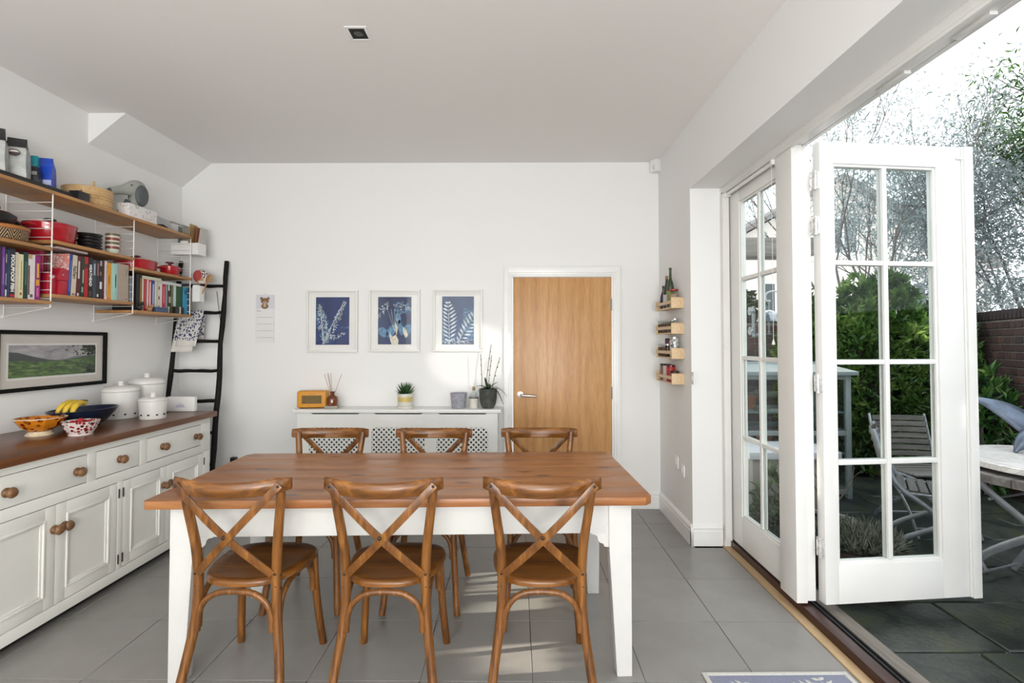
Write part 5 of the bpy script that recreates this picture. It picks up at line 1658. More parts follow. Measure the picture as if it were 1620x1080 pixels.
bottle('tall bottle with a white and blue label on the top rack', 4.06, z, .028, .26, m_bb, m_cork, lab=m_lw)
bottle('tall green oil bottle on the top rack', 3.965, z, .026, .31, m_gg, m_gg, lab=col('#7d8a2f'))
def jar(lb, y, z, r, h, content, lid, x=1.185, lh=.014, clear=True, grp=None):
    t = thing('spice_jar', lb, 'jar', (min(x, 1.189) if r > .025 else x, y, z + .0105), 0, grp)
    r = min(r, .0335)
    MB().lathe([(.0001, 0), (r * .96, 0), (r, .004), (r, h - lh - .006), (r * .9, h - lh)], 16).build('jar', m_jar if clear else content, t, smooth=True)
    if clear:
        MB().lathe([(.0001, .003), (r * .93, .003), (r * .93, h * .72), (.0001, h * .72)], 14).build('contents', content, t, smooth=True)
    MB().lathe([(.0001, h - lh), (r * .98, h - lh), (r * .98, h - .002), (r * .9, h), (.0001, h)], 16).build('lid', lid, t, smooth=True)
jar('short glass jar with a red lid on the top rack', 3.865, z, .036, .135, plain('pink_salt', (.45, .3, .24), .8), m_capr)
m_lids = plain('silver_lid', (.5, .5, .5), .3, .8)
spice = ['#5a2a12', '#3c2a14', '#6b3a16', '#43200f', '#5f4a1e', '#35190e']
for ri, zz in ((1, racks[1]), (2, racks[2])):
    for k in range(6 if ri == 1 else 4):
        y = 4.17 - k * .062
        jar('small silver-lidded spice jar in the row on the %s rack' % ('second' if ri == 1 else 'third'), y, zz, .023, .1, plain('spice_%d' % k, spice[k], .9, var=.3, vscale=80), m_lids, grp='spice jars on the %s rack' % ('second' if ri == 1 else 'third'), x=1.172)
jar('silver-lidded clear jar at the near end of the second rack', 3.832, racks[1], .024, .105, plain('seed', (.4, .33, .22), .9), m_lids, x=1.18)
def patm():
    t = NT('patterned_tin'); f = t.noise(t.coords(), 55, 2)
    t.color(t.ramp(f, [(.42, '#6f7476'), (.5, '#c9cccb')], 'CONSTANT')); t.b.inputs['Roughness'].default_value = .3; t.b.inputs['Metallic'].default_value = .5
    return t.m
jar('tall silver patterned tin on the third rack', 3.855, racks[2], .038, .152, patm(), m_lids, clear=False, x=1.183)
jar('purple-labelled jar at the back of the third rack', 4.13, racks[2], .019, .142, plain('purple_label', (.12, .03, .14), .5), m_black, clear=False, x=1.212)
jar('brown-labelled jar behind the small jars of the third rack', 4.045, racks[2], .019, .138, plain('brown_label', (.2, .12, .07), .5), m_black, clear=False, x=1.212)
jar('pale-labelled jar behind the small jars of the third rack', 3.96, racks[2], .02, .132, plain('pale_label', (.42, .4, .36), .5), m_bolt, clear=False, x=1.211)
jar('brown jar with a black lid on the lowest rack, far end', 4.14, racks[3], .030, .128, plain('brown_jar_label', (.22, .12, .08), .5), m_black, clear=False)
jar('white-labelled dark jar on the lowest rack', 4.055, racks[3], .030, .13, plain('white_jar_label', (.5, .49, .47), .5), m_black, clear=False)
jar('red and white tin on the lowest rack', 3.955, racks[3], .034, .125, plain('red_tin_label', (.38, .02, .02), .4), m_redd, clear=False)
jar('squat clear jar of nuts on the lowest rack, near end', 3.862, racks[3], .034, .085, plain('nuts', (.32, .18, .08), .8), m_bolt)

# ================================================================== garden
GZ = -.03
def slabmat():
    t = NT('damp_sandstone_slab')
    oi = t.n('ShaderNodeObjectInfo')
    v = t.coords()
    f = t.noise(v, 3.5, 6, .65, .6)
    col_ = t.ramp(f, [(.28, '#171b1a'), (.43, '#2a302e'), (.55, '#3c413c'), (.66, '#41442f'), (.8, '#565a50')])
    hue = t.ramp(oi.outputs['Random'], [(0, (.7, .76, .78)), (.5, (.9, .9, .82)), (1, (1, 1, 1))])
    t.color(t.mix(1, col_, hue, 'MULTIPLY'))
    t.b.inputs['Roughness'].default_value = .38
    t.bump(t.noise(v, 28, 5, .7), .5, .01)
    return t.m
m_slab = slabmat()
patio = struct(box('patio', 1.56, 9.5, -4, 9.5, -.3, GZ - .012, plain('patio_joint_grit', (.14, .135, .12), .9, var=.3, vscale=40)))
rs = random.Random(12)
y = -1.6
while y < 6.2:
    rowh = rs.choice((.46, .6, .6))
    x = 1.705 - rs.uniform(0, .0)
    while x < 5.6:
        w = rs.choice((.6, .75, .9, .45))
        if rs.random() < .18 and rowh > .5:
            halves = [(y, y + rowh * .5), (y + rowh * .5, y + rowh)]
        else:
            halves = [(y, y + rowh)]
        for a, b in halves:
            g = .006
            ww, hh = w / 2 - g, (b - a) / 2 - g
            o = MB().box(-ww, ww, -hh, hh, -.04, 0).build('slab', m_slab, patio, bevel=.006, seg=1)
            o.location = (x + w / 2, (a + b) / 2, GZ + rs.uniform(-.003, .003))
            o.rotation_euler = (rs.uniform(-.003, .003), rs.uniform(-.003, .003), 0)
        x += w
    y += rowh

# ---- brick boundary walls: English-garden-like courses, each brick a piece
m_mortar = plain('old_mortar', (.16, .145, .125), .95, var=.3, vscale=30)
def brickmat(name, cs):
    t = NT(name)
    oi = t.n('ShaderNodeObjectInfo')
    f = t.noise(t.coords(), 24, 5, .7)
    base = t.ramp(oi.outputs['Random'], [(i / (len(cs) - 1), c) for i, c in enumerate(cs)])
    t.color(t.mix(.55, base, t.ramp(f, [(.3, (.3, .28, .27)), (.7, (1, 1, 1))]), 'MULTIPLY'))
    t.b.inputs['Roughness'].default_value = .85
    t.bump(f, .5, .004)
    return t.m
m_brick = brickmat('dark_stock_brick', ['#3a2b29', '#4c3833', '#40322f', '#5c443b', '#352c2d', '#4b3a36'])
m_brickcap = brickmat('dark_coping_brick', ['#2e2726', '#3a3030', '#2b2828', '#40332f'])
def brick_wall(name, label, A, B, H, limit, tvis=None, t=.215):
    """wall from A to B (plan points); bricks proud of a mortar core on the side facing the house"""
    A, B = Vector((*A, 0)), Vector((*B, 0))
    d = (B - A); L = d.length; d.normalize()
    n = Vector((d.y, -d.x, 0))
    mid = (A + B) / 2
    if (Vector((0, 2, 0)) - mid).dot(n) < 0:
        n = -n
    rz = math.atan2(d.y, d.x)
    flip = Vector((-math.sin(rz), math.cos(rz), 0)).dot(n)      # +1 if local +y faces the house
    root = MB().box(0, L, -t / 2, t / 2, GZ - .1, H - .066).build(name, m_mortar)
    root.location = A
    root.rotation_euler = (0, 0, rz)
    struct(root, label)
    cands = []
    z, row = GZ + .008, 0
    while z + .065 < H - .068:
        hd = row % 2 == 1
        w = .1025 if hd else .215
        x = (.05 if hd else 0)
        while x + w < L:
            cands.append((x, z, w, False))
            x += w + .01
        z += .075
        row += 1
    x = 0
    while x + .068 < L:                                          # brick-on-edge coping
        cands.append((x, H - .066, .065, True))
        x += .075
    meshes = {}
    def key(w, cap):
        if (w, cap) not in meshes:
            rj = random.Random(int(w * 1000))
            q = (lambda: rj.uniform(-.0015, .0015))
            if cap:
                m = MB().box(.004, w - .002, -t / 2 - .012, t / 2 + .012, .004, .10)
                o = m.build('coping_brick', m_brickcap, root, bevel=.006, seg=1)
            else:
                y0, y1 = (t / 2 - .05, t / 2 + .009) if flip > 0 else (-t / 2 - .009, -t / 2 + .05)
                o = MB().box(0, w, y0, y1, 0, .065).build('brick', m_brick, root, bevel=.004, seg=1)
            meshes[(w, cap)] = o
            return o
        o = meshes[(w, cap)].copy()
        COL.objects.link(o)
        return o
    def score(c):
        p = A + d * c[0] + Vector((0, 0, c[1]))
        u = CX + 6 + F * p.x / max(p.y, .1)
        vis = 1 if (tvis is None or tvis(u, p)) and p.y > .5 else 0
        return (vis, -(p - Vector((0, 0, CAMZ))).length)
    cands.sort(key=score, reverse=True)
    sel, rest = cands[:limit], cands[limit:]
    rb_ = random.Random(1)
    for (x, z, w, cap) in sel:
        o = key(w, cap)
        o.location = (x, 0, z)
    if rest:
        mb = MB()
        for (x, z, w, cap) in rest:
            if cap:
                mb.box(x + .004, x + w - .002, -t / 2 - .012, t / 2 + .012, z + .004, z + .10)
            else:
                y0, y1 = (t / 2 - .05, t / 2 + .009) if flip > 0 else (-t / 2 - .009, -t / 2 + .05)
                mb.box(x, x + w, y0, y1, z, z + .065)
        o = mb.build('far_bricks', m_brick, root)
        o['kind'] = 'stuff'
    return root
brick_wall('wall_garden_side', 'dark brick boundary wall of the garden', (5.47, 6.55), (4.33, 3.62), 1.70, 300, lambda u, p: 1500 < u < 1640)
brick_wall('wall_garden_near', 'dark brick boundary wall beside the patio', (4.345, 3.74), (4.345, -3.5), 1.70, 60)
brick_wall('wall_garden_back', 'brick wall at the back of the garden', (1.2, 6.45), (5.6, 6.45), 1.72, 300, lambda u, p: (1150 < u < 1290))

# ---- weathered pergola beam seen over the back wall
pg = thing('pergola', 'weathered grey timber beam on posts above the back wall', 'pergola', (2.9, 7.0, GZ))
m_wt = wood('weathered_beam', '#6b6660', '#8c867f', '#aaa49c', 'X', 1, .8, bump=.3)
MB().box(-1.5, 1.15, -.05, .05, 2.62, 2.86).build('beam', m_wt, pg, bevel=.006)
MB().box(-1.5, 1.15, .3, .38, 2.62, 2.80).build('beam', m_wt, pg, bevel=.006)
for x in (-1.35, 1.0):
    MB().box(x - .05, x + .05, -.04, .04, 0, 2.62).build('post', m_wt, pg, bevel=.006)
# pale neighbouring house beyond the trees
nh = thing('house', 'pale rendered neighbouring house with a pitched roof beyond the trees', 'house', (11.5, 17.5, GZ))
m_rend = plain('cream_render', (.62, .55, .5), .9, var=.05, vscale=2)
MB().prism([(-5.5, 0), (4.5, 0), (4.5, 4.1), (-.5, 6.9), (-5.5, 4.1)], 0, 7, 'Y').build('gable_wall', m_rend, nh)
for s in (-1, 1):
    a, b = (-5.9, 3.95) if s < 0 else (4.9, 3.95)
    MB().hexa([(a, -.3, b), (-.5, -.3, 6.95), (-.5, 7.2, 6.95), (a, 7.2, b), (a, -.3, b + .16), (-.5, -.3, 7.12), (-.5, 7.2, 7.12), (a, 7.2, b + .16)]).build('roof', plain('slate_roof', (.2, .17, .16), .7), nh)
for x, z in ((-3.2, 2.2), (1.4, 2.2), (-.9, 4.4)):
    w = MB().box(x, x + 1.0, -.03, .02, z, z + 1.3).build('window', m_gloss, nh)
    MB().box(x + .08, x + .46, -.04, -.031, z + .08, z + 1.22).build('pane', plain('dark_pane', (.05, .06, .07), .1), w)
    MB().box(x + .54, x + .92, -.04, -.031, z + .08, z + 1.22).build('pane', plain('dark_pane', (.05, .06, .07), .1), w)

# ---- planting
def branchy(name, mat, parent, start, dirs, seed, depth=3, L=1.0, r=.05, ends=None, spread=.55, gravity=.0):
    rg_ = random.Random(seed)
    mb = MB()
    tips = []
    def grow(p, d, L, r, lev):
        pts = [p]
        q = p.copy(); dd = d.copy()
        for k in range(4):
            dd = (dd + Vector((rg_.uniform(-.16, .16), rg_.uniform(-.16, .16), rg_.uniform(-.06, .14) - gravity))).normalized()
            q = q + dd * L / 4
            pts.append(q.copy())
        mb.tube(pts, [r * (1 - .12 * k) for k in range(5)], 7 if lev > 1 else 5)
        tips.extend(pts[2:] if lev <= 1 else [])
        if lev <= 0:
            return
        for k in range(rg_.choice((2, 3, 3))):
            nd = (dd + Vector((rg_.uniform(-spread, spread), rg_.uniform(-spread, spread), rg_.uniform(-.25, .45)))).normalized()
            grow(pts[-1 - (k % 2)], nd, L * rg_.uniform(.62, .85), r * .58, lev - 1)
    for d in dirs:
        grow(Vector(start), Vector(d).normalized(), L, r, depth)
    o = mb.build(name, mat, parent, smooth=True)
    o['kind'] = 'stuff'
    return tips
m_bark = plain('grey_bark', (.13, .115, .10), .9, var=.35, vscale=20, bump=.5)
def tree(name, label, loc, leaf_m, seed, L, r, dirs, depth, nleaf, cl, leafL, leafW, extra=(), curl=.2, zmin=0):
    t = thing(name, label, 'tree', loc)
    tips = branchy('branches', m_bark, t, (0, 0, 0), dirs, seed, depth, L, r)
    rs_ = np.random.RandomState(seed)
    T = np.array([tuple(p) for p in tips if p.z > zmin])
    idx = rs_.randint(0, len(T), nleaf)
    C = T[idx] + rs_.normal(size=(nleaf, 3)) * cl
    D = rs_.normal(size=(nleaf, 3)) + (C - T[idx]) * 3 + np.array([0, 0, .15])
    for (c_, r_, n_, k_) in extra:
        q = rs_.normal(size=(k_, 3)); q /= np.linalg.norm(q, axis=1)[:, None]
        q = q * (rs_.uniform(0, 1, k_) ** .4)[:, None] * np.array(r_) + np.array(c_)
        i2 = rs_.randint(0, k_, n_)
        C2 = q[i2] + rs_.normal(size=(n_, 3)) * .13
        C = np.concatenate([C, C2]); D = np.concatenate([D, rs_.normal(size=(n_, 3)) + np.array([0, 0, .2])])
    o = leaf_mesh('foliage', C, D, leafL, leafW, leaf_m, t, seed, curl)
    o['kind'] = 'stuff'
    return t
m_olive = leafmat('silvery_olive_leaf', '#6f7d7c', '#939f9f', '#b9c2c4', .45, .45, 5)
m_olive2 = leafmat('grey_green_leaf', '#48574a', '#66785f', '#8a9a80', .35, .45, 5)
m_ever = leafmat('deep_green_leaf', '#1c3a14', '#33591d', '#547c2c', .35, .4, 4)
m_choi = leafmat('glossy_shrub_leaf', '#26421a', '#46692a', '#88a556', .4, .35, 3.5)
m_rhodo = leafmat('broad_evergreen_leaf', '#1d3a1e', '#3a632f', '#76994f', .3, .3, 5)
m_ivy = leafmat('ivy_leaf', '#24331c', '#3d4d2a', '#5c6640', .3, .5, 5)
tree('olive_tree', 'tall silvery grey-leaved tree behind the garden wall', (5.35, 7.6, GZ), m_olive, 31, 1.75, .04, [(.1, .05, 1), (-.35, -.05, .9), (.5, .0, .85)], 4, 6500, .17, .085, .019, extra=[((.75, 0, 2.9), (.6, .5, 1.1), 2200, 60)])
tree('olive_tree', 'second silvery tree leaning over the brick wall', (6.9, 7.3, GZ), m_olive, 77, 1.7, .042, [(.05, -.05, 1), (-.3, .1, .95), (.25, -.1, .95)], 4, 9000, .18, .088, .02, extra=[((-.15, 0, 2.75), (1.3, .7, 1.25), 9000, 190)])
tree('evergreen_tree', 'greener tree overhanging the garden at the frame edge', (8.6, 7.0, GZ), m_ever, 5, 1.8, .08, [(-.25, -.05, 1), (-.45, .0, .8), (.1, 0, 1)], 4, 9000, .16, .11, .026)
def shrub(name, label, loc, size, n, leafL, leafW, m, seed, rosette=7, stems=6):
    t = thing(name, label, 'shrub', loc)
    rs_ = np.random.RandomState(seed)
    sx, sy, sz = size
    nr = n // rosette
    d = rs_.normal(size=(nr, 3)); d /= np.linalg.norm(d, axis=1)[:, None]
    rad = rs_.uniform(.55, 1.0, nr) ** .5
    lump = np.array([1 + .28 * mnoise.noise(Vector((q[0] * 2.1, q[1] * 2.1, q[2] * 2.1 + seed))) for q in d])
    C0 = d * (rad * lump)[:, None] * np.array([sx, sy, sz]) + np.array([0, 0, sz])
    keep = C0[:, 2] > .05
    C0, d = C0[keep], d[keep]
    C = np.repeat(C0, rosette, 0)
    out = np.repeat(d + np.array([0, 0, .5]), rosette, 0)
    D = rs_.normal(size=C.shape) * .9 + out
    C = C + rs_.normal(size=C.shape) * .012
    o = leaf_mesh('foliage', C, D, leafL, leafW, m, t, seed, .25)
    o['kind'] = 'stuff'
    rg_ = random.Random(seed)
    for k in range(stems):
        a = rg_.uniform(0, 6.28)
        MB().tube(catmull([(rg_.uniform(-.06, .06), rg_.uniform(-.06, .06), 0), (math.cos(a) * sx * .3, math.sin(a) * sy * .3, sz * .7), (math.cos(a) * sx * .6, math.sin(a) * sy * .6, sz * 1.3)], 4), [.018 - .0013 * i for i in range(9)], 6).build('stem', m_bark, t, smooth=True)
    return t
gtr = shrub('sun_screen_tree', 'unseen tree added beyond the patio wall, crown shaped to filter the sun', (7.6, 3.1, 3.45), (1.3, 2.6, 1.3), 36000, .17, .09, m_olive2, 8, rosette=4, stems=5)  # added out of view; its dense crown lets only sun streaks indoors
gtr['category'] = 'tree'
MB().tube(catmull([(0, 0, -3.48), (.05, .02, -1.7), (0, 0, .3), (-.05, .1, 1.2)], 5), [.12 - .004 * i for i in range(16)], 10).build('trunk', m_bark, gtr, smooth=True)
shrub('mock_orange_shrub', 'large bright green shrub against the back garden wall', (3.92, 5.72, GZ), (.6, .42, 1.08), 15000, .085, .034, m_choi, 3)
shrub('mock_orange_shrub', 'bushy green shrub beside the grey greenhouse', (3.33, 5.86, GZ), (.36, .34, .98), 11000, .08, .034, m_choi, 14)
shrub('laurel_shrub', 'dark green shrub filling the corner of the brick walls', (4.62, 5.7, GZ), (.38, .4, .95), 9000, .09, .036, m_rhodo, 24)
shrub('rhododendron', 'low shrub with whorls of broad leaves by the brick wall', (4.5, 5.0, GZ), (.25, .27, .58), 1300, .12, .036, m_rhodo, 41, rosette=9)
shrub('ivy', 'dull green ivy growing over the back wall', (2.35, 6.78, 1.2), (.85, .14, .55), 6000, .07, .05, m_ivy, 51, rosette=4, stems=3)

# ---- grey mini greenhouse against the wall
m_gh = plain('sage_grey_paint', (.19, .225, .23), .5, var=.06)
gh = thing('mini_greenhouse', 'small grey-painted glazed greenhouse cabinet on the patio', 'greenhouse', (2.54, 5.1, GZ))
ghx, ghy, ghh = .55, .26, 1.14
for sx in (-1, 1):
    for sy in (-1, 1):
        MB().box(sx * ghx - .022, sx * ghx + .022, sy * ghy - .022, sy * ghy + .022, 0, ghh).build('post', m_gh, gh, bevel=.003)
for z in (.06, .60, ghh - .02):
    for sy in (-1, 1):
        MB().box(-ghx + .022, ghx - .022, sy * ghy - .016, sy * ghy + .016, z - .022, z + .022).build('rail', m_gh, gh, bevel=.002)
    for sx in (-1, 1):
        MB().box(sx * ghx - .016, sx * ghx + .016, -ghy + .022, ghy - .022, z - .022, z + .022).build('rail', m_gh, gh, bevel=.002)
MB().box(-.018, .018, -ghy - .016, -ghy + .016, .08, ghh - .04).build('door_stile', m_gh, gh, bevel=.002)
MB().box(.27, .295, -ghy - .016, -ghy + .016, .08, ghh - .04).build('door_stile', m_gh, gh, bevel=.002)
for z in (.40, .78):
    MB().box(-ghx + .02, ghx - .02, -ghy + .02, ghy - .02, z, z + .016).build('shelf', m_gh, gh)
m_ghg = glassy('greenhouse_glass', (.85, .9, .9), .02, 1.45, 1.6)
for a, b in ((-ghx + .022, -.018), (.018, .27), (.295, ghx - .022)):
    MB().box(a, b, -ghy - .002, -ghy + .002, .08, ghh - .042).build('pane', m_ghg, gh)
for sx in (-1, 1):
    MB().box(sx * ghx - .002, sx * ghx + .002, -ghy + .022, ghy - .022, .08, ghh - .042).build('pane', m_ghg, gh)
MB().hexa([(-ghx - .06, -ghy - .08, ghh), (ghx + .06, -ghy - .08, ghh), (ghx + .06, ghy + .05, ghh + .07), (-ghx - .06, ghy + .05, ghh + .07), (-ghx - .06, -ghy - .08, ghh + .035), (ghx + .06, -ghy - .08, ghh + .035), (ghx + .06, ghy + .05, ghh + .105), (-ghx - .06, ghy + .05, ghh + .105)]).build('roof', m_gh, gh, bevel=.004)
m_terra = plain('terracotta', (.34, .11, .05), .8, var=.15)
for i, (x, zz, m, lb) in enumerate(((-.25, .796, m_terra, 'terracotta pot on the upper greenhouse shelf'), (-.42, .796, plain('pale_pot', (.5, .47, .42), .7), 'pale pot on the upper greenhouse shelf'), (-.1, .416, m_terra, 'terracotta pot on the lower greenhouse shelf'))):
    t = thing('flower_pot', lb, 'pot', (2.54 + x, 5.1, GZ + zz + .001))
    MB().lathe([(.0001, 0), (.05, 0), (.068, .1), (.068, .102), (.062, .102), (.045, .01), (.0001, .01)], 20).build('pot', m, t, smooth=True)
    MB().lathe([(.068, .0985), (.075, .1), (.075, .125), (.066, .125), (.066, .1)], 20).build('rim', m, t, smooth=True)
# low bench with a pale top outside the closed leaf
bnch = thing('stone_bench', 'low pale-topped plinth outside the closed garden door', 'bench', (2.25, 4.42, GZ))
MB().box(-.33, .33, -.2, .2, 0, .50).build('base', plain('grey_render', (.25, .24, .22), .9), bnch, bevel=.006)
MB().box(-.37, .37, -.24, .24, .501, .56).build('top', plain('pale_stone', (.42, .44, .48), .6, var=.06), bnch, bevel=.008)
shrub('leafy_pot_plant', 'young leafy plant growing below the closed garden door', (1.93, 3.92, GZ), (.13, .13, .22), 420, .09, .022, leafmat('sage_leaf', '#3d4a38', '#5a6a4c', '#7c8a68', .3), 61, rosette=6, stems=3)

# ---- folding slatted garden furniture
m_slat = wood('silvered_teak', '#4d4a48', '#6c6965', '#8d8985', 'X', 1.4, .7, bump=.25)
m_iron = plain('galvanised_iron', (.30, .32, .35), .45, .6, var=.15)
def garden_chair(label):
    t = thing('garden_chair', label, 'garden chair')
    # faces +Y; seat slats run left-right, curved back
    for k in range(7):
        y = -.17 + k * .058
        MB().box(-.20, .20, y - .023, y + .023, .435 + .012 * ((k - 3) / 3) ** 2, .449 + .012 * ((k - 3) / 3) ** 2).build('seat_slat', m_slat, t, bevel=.003)
    for k in range(7):
        z = .53 + k * .047
        y = -.215 - (z - .44) * .26
        vs, fs = [], []
        n = 8
        for i in range(n + 1):
            u = -1 + 2 * i / n
            x = .205 * u
            yy = y - .035 * (1 - u * u)
            vs += [(x, yy - .006, z - .019), (x, yy + .006, z - .019), (x, yy + .006, z + .019), (x, yy - .006, z + .019)]
        for i in range(n):
            fs += [(i * 4 + q, i * 4 + (q + 1) % 4, i * 4 + 4 + (q + 1) % 4, i * 4 + 4 + q) for q in range(4)]
        fs += [(3, 2, 1, 0), tuple(n * 4 + q for q in range(4))]
        MB().add(vs, fs).build('back_slat', m_slat, t)
    for s in (-1, 1):
        x = s * .218
        MB().tube(catmull([(x, .24, .008), (x, .13, .20), (x, -.05, .36), (x, -.19, .47), (x, -.26, .62), (x, -.33, .845)], 5), .013, 8, flat=(1.3, .55), up=(0, 1, 0)).build('frame_bar', m_iron, t, smooth=True)
        x = s * .203
        MB().tube(catmull([(x, -.30, .008), (x, -.18, .12), (x, .02, .24), (x, .17, .36), (x, .2, .43)], 5), .013, 8, flat=(1.3, .55), up=(0, 1, 0)).build('frame_bar', m_iron, t, smooth=True)
        MB().tube([(x, -.19, .43), (x, .2, .43)], .009, 8).build('seat_rail', m_iron, t, smooth=True)
    MB().tube([(-.22, .2, .07), (.22, .2, .07)], .006, 6).build('cross_bar', m_iron, t, smooth=True)
    MB().tube([(-.21, -.26, .05), (.21, -.26, .05)], .006, 6).build('cross_bar', m_iron, t, smooth=True)
    return t
gc1 = garden_chair('weathered slatted garden chair side-on beside the table, nearest the door')
gc1.location = (2.87, 3.6, GZ); gc1.rotation_euler = (0, 0, math.radians(-124))
gc1['group'] = 'weathered folding garden chairs'
gc2 = copy_tree(gc1)
gc2.location = (3.18, 4.05, GZ); gc2.rotation_euler = (0, 0, math.radians(176))
gc2['label'] = 'weathered slatted garden chair behind the table, its slatted back by the shrubs'
# round slatted table
gt = thing('garden_table', 'round weathered slatted garden table on folding iron legs', 'garden table', (3.03, 2.86, GZ), math.radians(20))
RT, ZT_ = .49, .735
for k in range(10):
    y0 = -RT + k * RT * .2 + .004
    y1 = -RT + (k + 1) * RT * .2 - .004
    ym = max(abs(y0), abs(y1)) if y0 * y1 > 0 else max(abs(y0), abs(y1))
    a = math.sqrt(max(0, (RT - .02) ** 2 - min(RT - .021, abs(y0)) ** 2)); b = math.sqrt(max(0, (RT - .02) ** 2 - min(RT - .021, abs(y1)) ** 2))
    MB().prism([(-a, y0), (a, y0), (b, y1), (-b, y1)], ZT_ - .022, ZT_, 'Z').build('slat', m_slat, gt, bevel=.002)
rim = MB()
N = 40
for k0 in range(4):
    mb = MB()
    vs, fs = [], []
    for i in range(11):
        a = (k0 * 10 + i) * 2 * math.pi / N + (.006 if i == 0 else -.006 if i == 10 else 0)
        for r_, z_ in ((RT - .02, ZT_ - .04), (RT + .03, ZT_ - .04), (RT + .03, ZT_ + .002), (RT - .02, ZT_ + .002)):
            vs.append((r_ * math.cos(a), r_ * math.sin(a), z_))
    for i in range(10):
        fs += [(i * 4 + q, i * 4 + (q + 1) % 4, i * 4 + 4 + (q + 1) % 4, i * 4 + 4 + q) for q in range(4)]
    fs += [(3, 2, 1, 0), (40, 41, 42, 43)]
    mb.add(vs, fs).build('rim', m_slat, gt)
for s in (-1, 1):
    for d in (-1, 1):
        x = s * .26 + d * .02
        MB().tube(catmull([(x, d * .40, .012), (x, d * .27, .22), (x, d * .02, .42), (x, -d * .2, .58), (x, -d * .34, ZT_ - .03)], 5), .017, 8, flat=(1.2, .5), up=(0, 0, 1)).build('leg', m_iron, gt, smooth=True)
for d in (-1, 1):
    MB().tube([(-.28, d * .375, .05), (.28, d * .375, .05)], .008, 6).build('cross_bar', m_iron, gt, smooth=True)
    MB().tube([(-.32, -d * .2, .565), (.32, -d * .2, .565)], .008, 6).build('cross_bar', m_iron, gt, smooth=True)
def marble():
    t = NT('white_veined_marble')
    f = t.noise(t.coords(), 3.5, 8, .7, 2.5)
    t.color(t.ramp(f, [(.38, '#d6d5d0'), (.475, '#bdbbb6'), (.5, '#d6d4cf'), (.7, '#dedcd8')]))
    t.b.inputs['Roughness'].default_value = .35
    return t.m
mt = thing('marble_turntable', 'round white marble turntable on the garden table', 'turntable', (3.03, 2.87, GZ + ZT_ + .003))
MB().lathe([(.0001, 0), (.2, 0), (.2, .018), (.0001, .018)], 32).build('bearing', m_dark, mt, smooth=True)
MB().lathe([(.0001, .0185), (.455, .0185), (.46, .022), (.46, .05), (.455, .054), (.0001, .054)], 56).build('disc', marble(), mt, smooth=True, angle=30)
# metal gull with raised wings
gl = thing('bird_sculpture', 'blue-grey metal gull sculpture with raised wings on the marble', 'sculpture', (2.965, 3.08, GZ + ZT_ + .0575), math.radians(4))
m_gull = plain('blue_grey_metal', (.12, .15, .2), .42, .6, var=.35, vscale=9)
def loft(rows):
    n = len(rows[0]); vs = [p for r in rows for p in r]
    return MB().add(vs, [(i * n + k, i * n + k + 1, (i + 1) * n + k + 1, (i + 1) * n + k) for i in range(len(rows) - 1) for k in range(n - 1)])
MB().tube(catmull([(-.02, .0, .004), (.0, .0, .03), (.06, 0, .085), (.15, 0, .115), (.25, 0, .12), (.31, 0, .135), (.36, 0, .125)], 4), [.010, .012, .014, .016, .022, .03, .036, .042, .046, .048, .048, .046, .042, .036, .032, .03, .028, .026, .024, .022, .018, .014, .01, .006, .002], 12).build('body', m_gull, gl, smooth=True)
for s in (-1, 1):
    rows = []
    for i in range(9):
        u = i / 8
        c = Vector((.17 - .30 * u * (1 if s < 0 else .72), s * (.02 + .22 * u), .14 + .13 * math.sin(u * 1.9) + .03 * u))
        ch = .14 * (1 - u ** 2.2) + .01
        rows.append([c + Vector((ch * (.5 - q / 3), 0, -ch * .45 * (q / 3) + .012 * math.sin(q))) for q in range(4)])
    o = loft(rows).build('wing', m_gull, gl, smooth=True)
    md = o.modifiers.new('t', 'SOLIDIFY'); md.thickness = .006
# pots by the door
def round_pot(name, label, loc, r, h, m, rimm=None):
    t = thing(name, label, 'plant pot', loc)
    MB().lathe([(.0001, 0), (r * .93, 0), (r * .97, h * .1), (r * .985, h * .5), (r * .97, h * .85), (r * .97, h * .9)], 32).build('pot', m, t, smooth=True)
    MB().lathe([(r * .97, h * .9), (r * 1.05, h * .91), (r * 1.06, h), (r * .93, h), (r * .92, h * .82)], 32).build('rim', rimm or m, t, smooth=True)
    MB().lathe([(.0001, h * .83), (r * .92, h * .82)], 24).build('soil', plain('dark_soil', (.03, .022, .016), .95, var=.4, vscale=60), t)
    return t
m_darkpot = plain('dark_brown_glazed_pot', (.035, .022, .018), .4, var=.25)
lp = round_pot('lavender_pot', 'dark round pot of grey lavender behind the folded door leaf', (2.03, 3.16, GZ), .27, .25, m_darkpot)
m_lav = leafmat('lavender_leaf', '#55584e', '#7d7f72', '#a3a294', .2, .7, 20)
rs_ = np.random.RandomState(3)
n = 1500
a = rs_.uniform(0, 6.28, n); rr_ = .2 * np.sqrt(rs_.uniform(0, 1, n))
C = np.stack([rr_ * np.cos(a), rr_ * np.sin(a), np.full(n, .21)], 1)
D = np.stack([np.cos(a) * rr_ * 4 + rs_.normal(size=n) * .35, np.sin(a) * rr_ * 4 + rs_.normal(size=n) * .35, np.full(n, 1.0)], 1)
o = leaf_mesh('lavender', C, D, .13, .008, m_lav, lp, 3, .3); o['kind'] = 'stuff'
tp_ = round_pot('twig_pot', 'wide grey-rimmed pot with bare branching twigs', (2.14, 3.62, GZ), .20, .22, m_darkpot, plain('grey_lead_rim', (.2, .2, .2), .6))
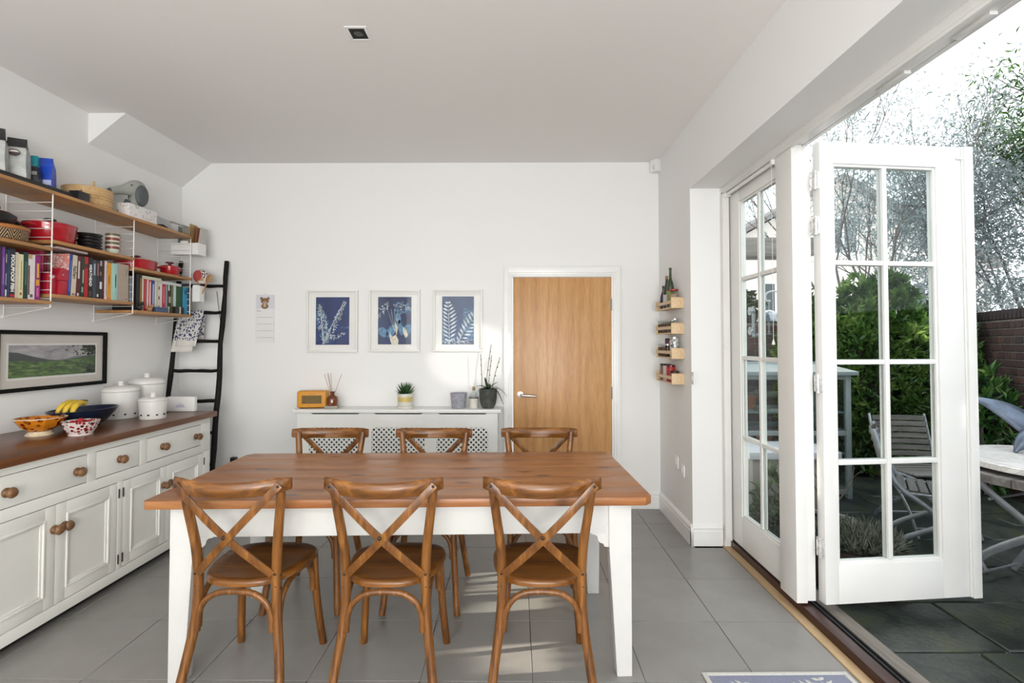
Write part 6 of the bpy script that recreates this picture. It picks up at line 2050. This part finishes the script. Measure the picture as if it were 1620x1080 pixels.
branchy('twigs', plain('bare_twig', (.09, .07, .055), .9), tp_, (0, 0, .18), [(0, .1, 1), (.4, 0, .8), (-.3, .1, .9)], 6, 2, .2, .007, spread=.9)
# window feeder on the closed leaf and hanging bracket with glass dome outside
m_acr = glassy('clear_acrylic', (.80, .87, .93), .06, 1.5, 5.0)
wf = thing('window_feeder', 'clear suction-cup bird feeder stuck outside the closed door pane', 'bird feeder', (1.53, 3.385, 1.62))
for z in (.0, -.13):
    MB().lathe([(.0001, 0), (.028, 0), (.02, .012), (.006, .016), (.006, .024), (.0001, .024)], 16, mat=Matrix.Translation((.002, 0, z)) @ Matrix.Rotation(math.pi / 2, 4, 'Y')).build('suction_cup', m_acr, wf, smooth=True)
MB().box(.024, .03, -.02, .02, -.17, .03).build('back_plate', m_acr, wf, bevel=.002)
MB().lathe([(.0001, 0), (.035, 0), (.04, .025), (.035, .025), (.03, .006), (.0001, .006)], 16, (.066, 0, -.17)).build('cup', m_acr, wf, smooth=True)
m_wiron = plain('white_iron', (.6, .62, .63), .4)
hb = thing('hanging_feeder', 'domed glass bird feeder on a white scrolled hanger outside the door', 'bird feeder', (1.715, 3.5, GZ))
MB().tube([(0.12, .02, 0), (.12, .02, 1.72)], .006, 8).build('pole', m_wiron, hb, smooth=True)
MB().tube(catmull([(.12, .02, 1.72), (.09, .01, 1.78), (.02, 0, 1.79), (-.02, 0, 1.77), (-.02, 0, 1.73), (.01, 0, 1.725)], 5), .007, 8).build('scroll', m_wiron, hb, smooth=True)
MB().lathe([(.0001, .08), (.03, .072), (.06, .045), (.08, .0), (.078, .0), (.057, .043), (.028, .069), (.0001, .076)], 24, (0, 0, 1.585)).build('dome', m_acr, hb, smooth=True)
MB().tube([(0, 0, 1.66), (0, 0, 1.73)], .002, 5).build('hook', m_wiron, hb)
MB().tube([(0, 0, 1.50), (0, 0, 1.66)], .008, 8).build('stem', m_acr, hb, smooth=True)
MB().lathe([(.0001, 0), (.075, 0), (.08, .01), (.075, .01), (.07, .004), (.0001, .004)], 24, (0, 0, 1.495)).build('tray', m_acr, hb, smooth=True)
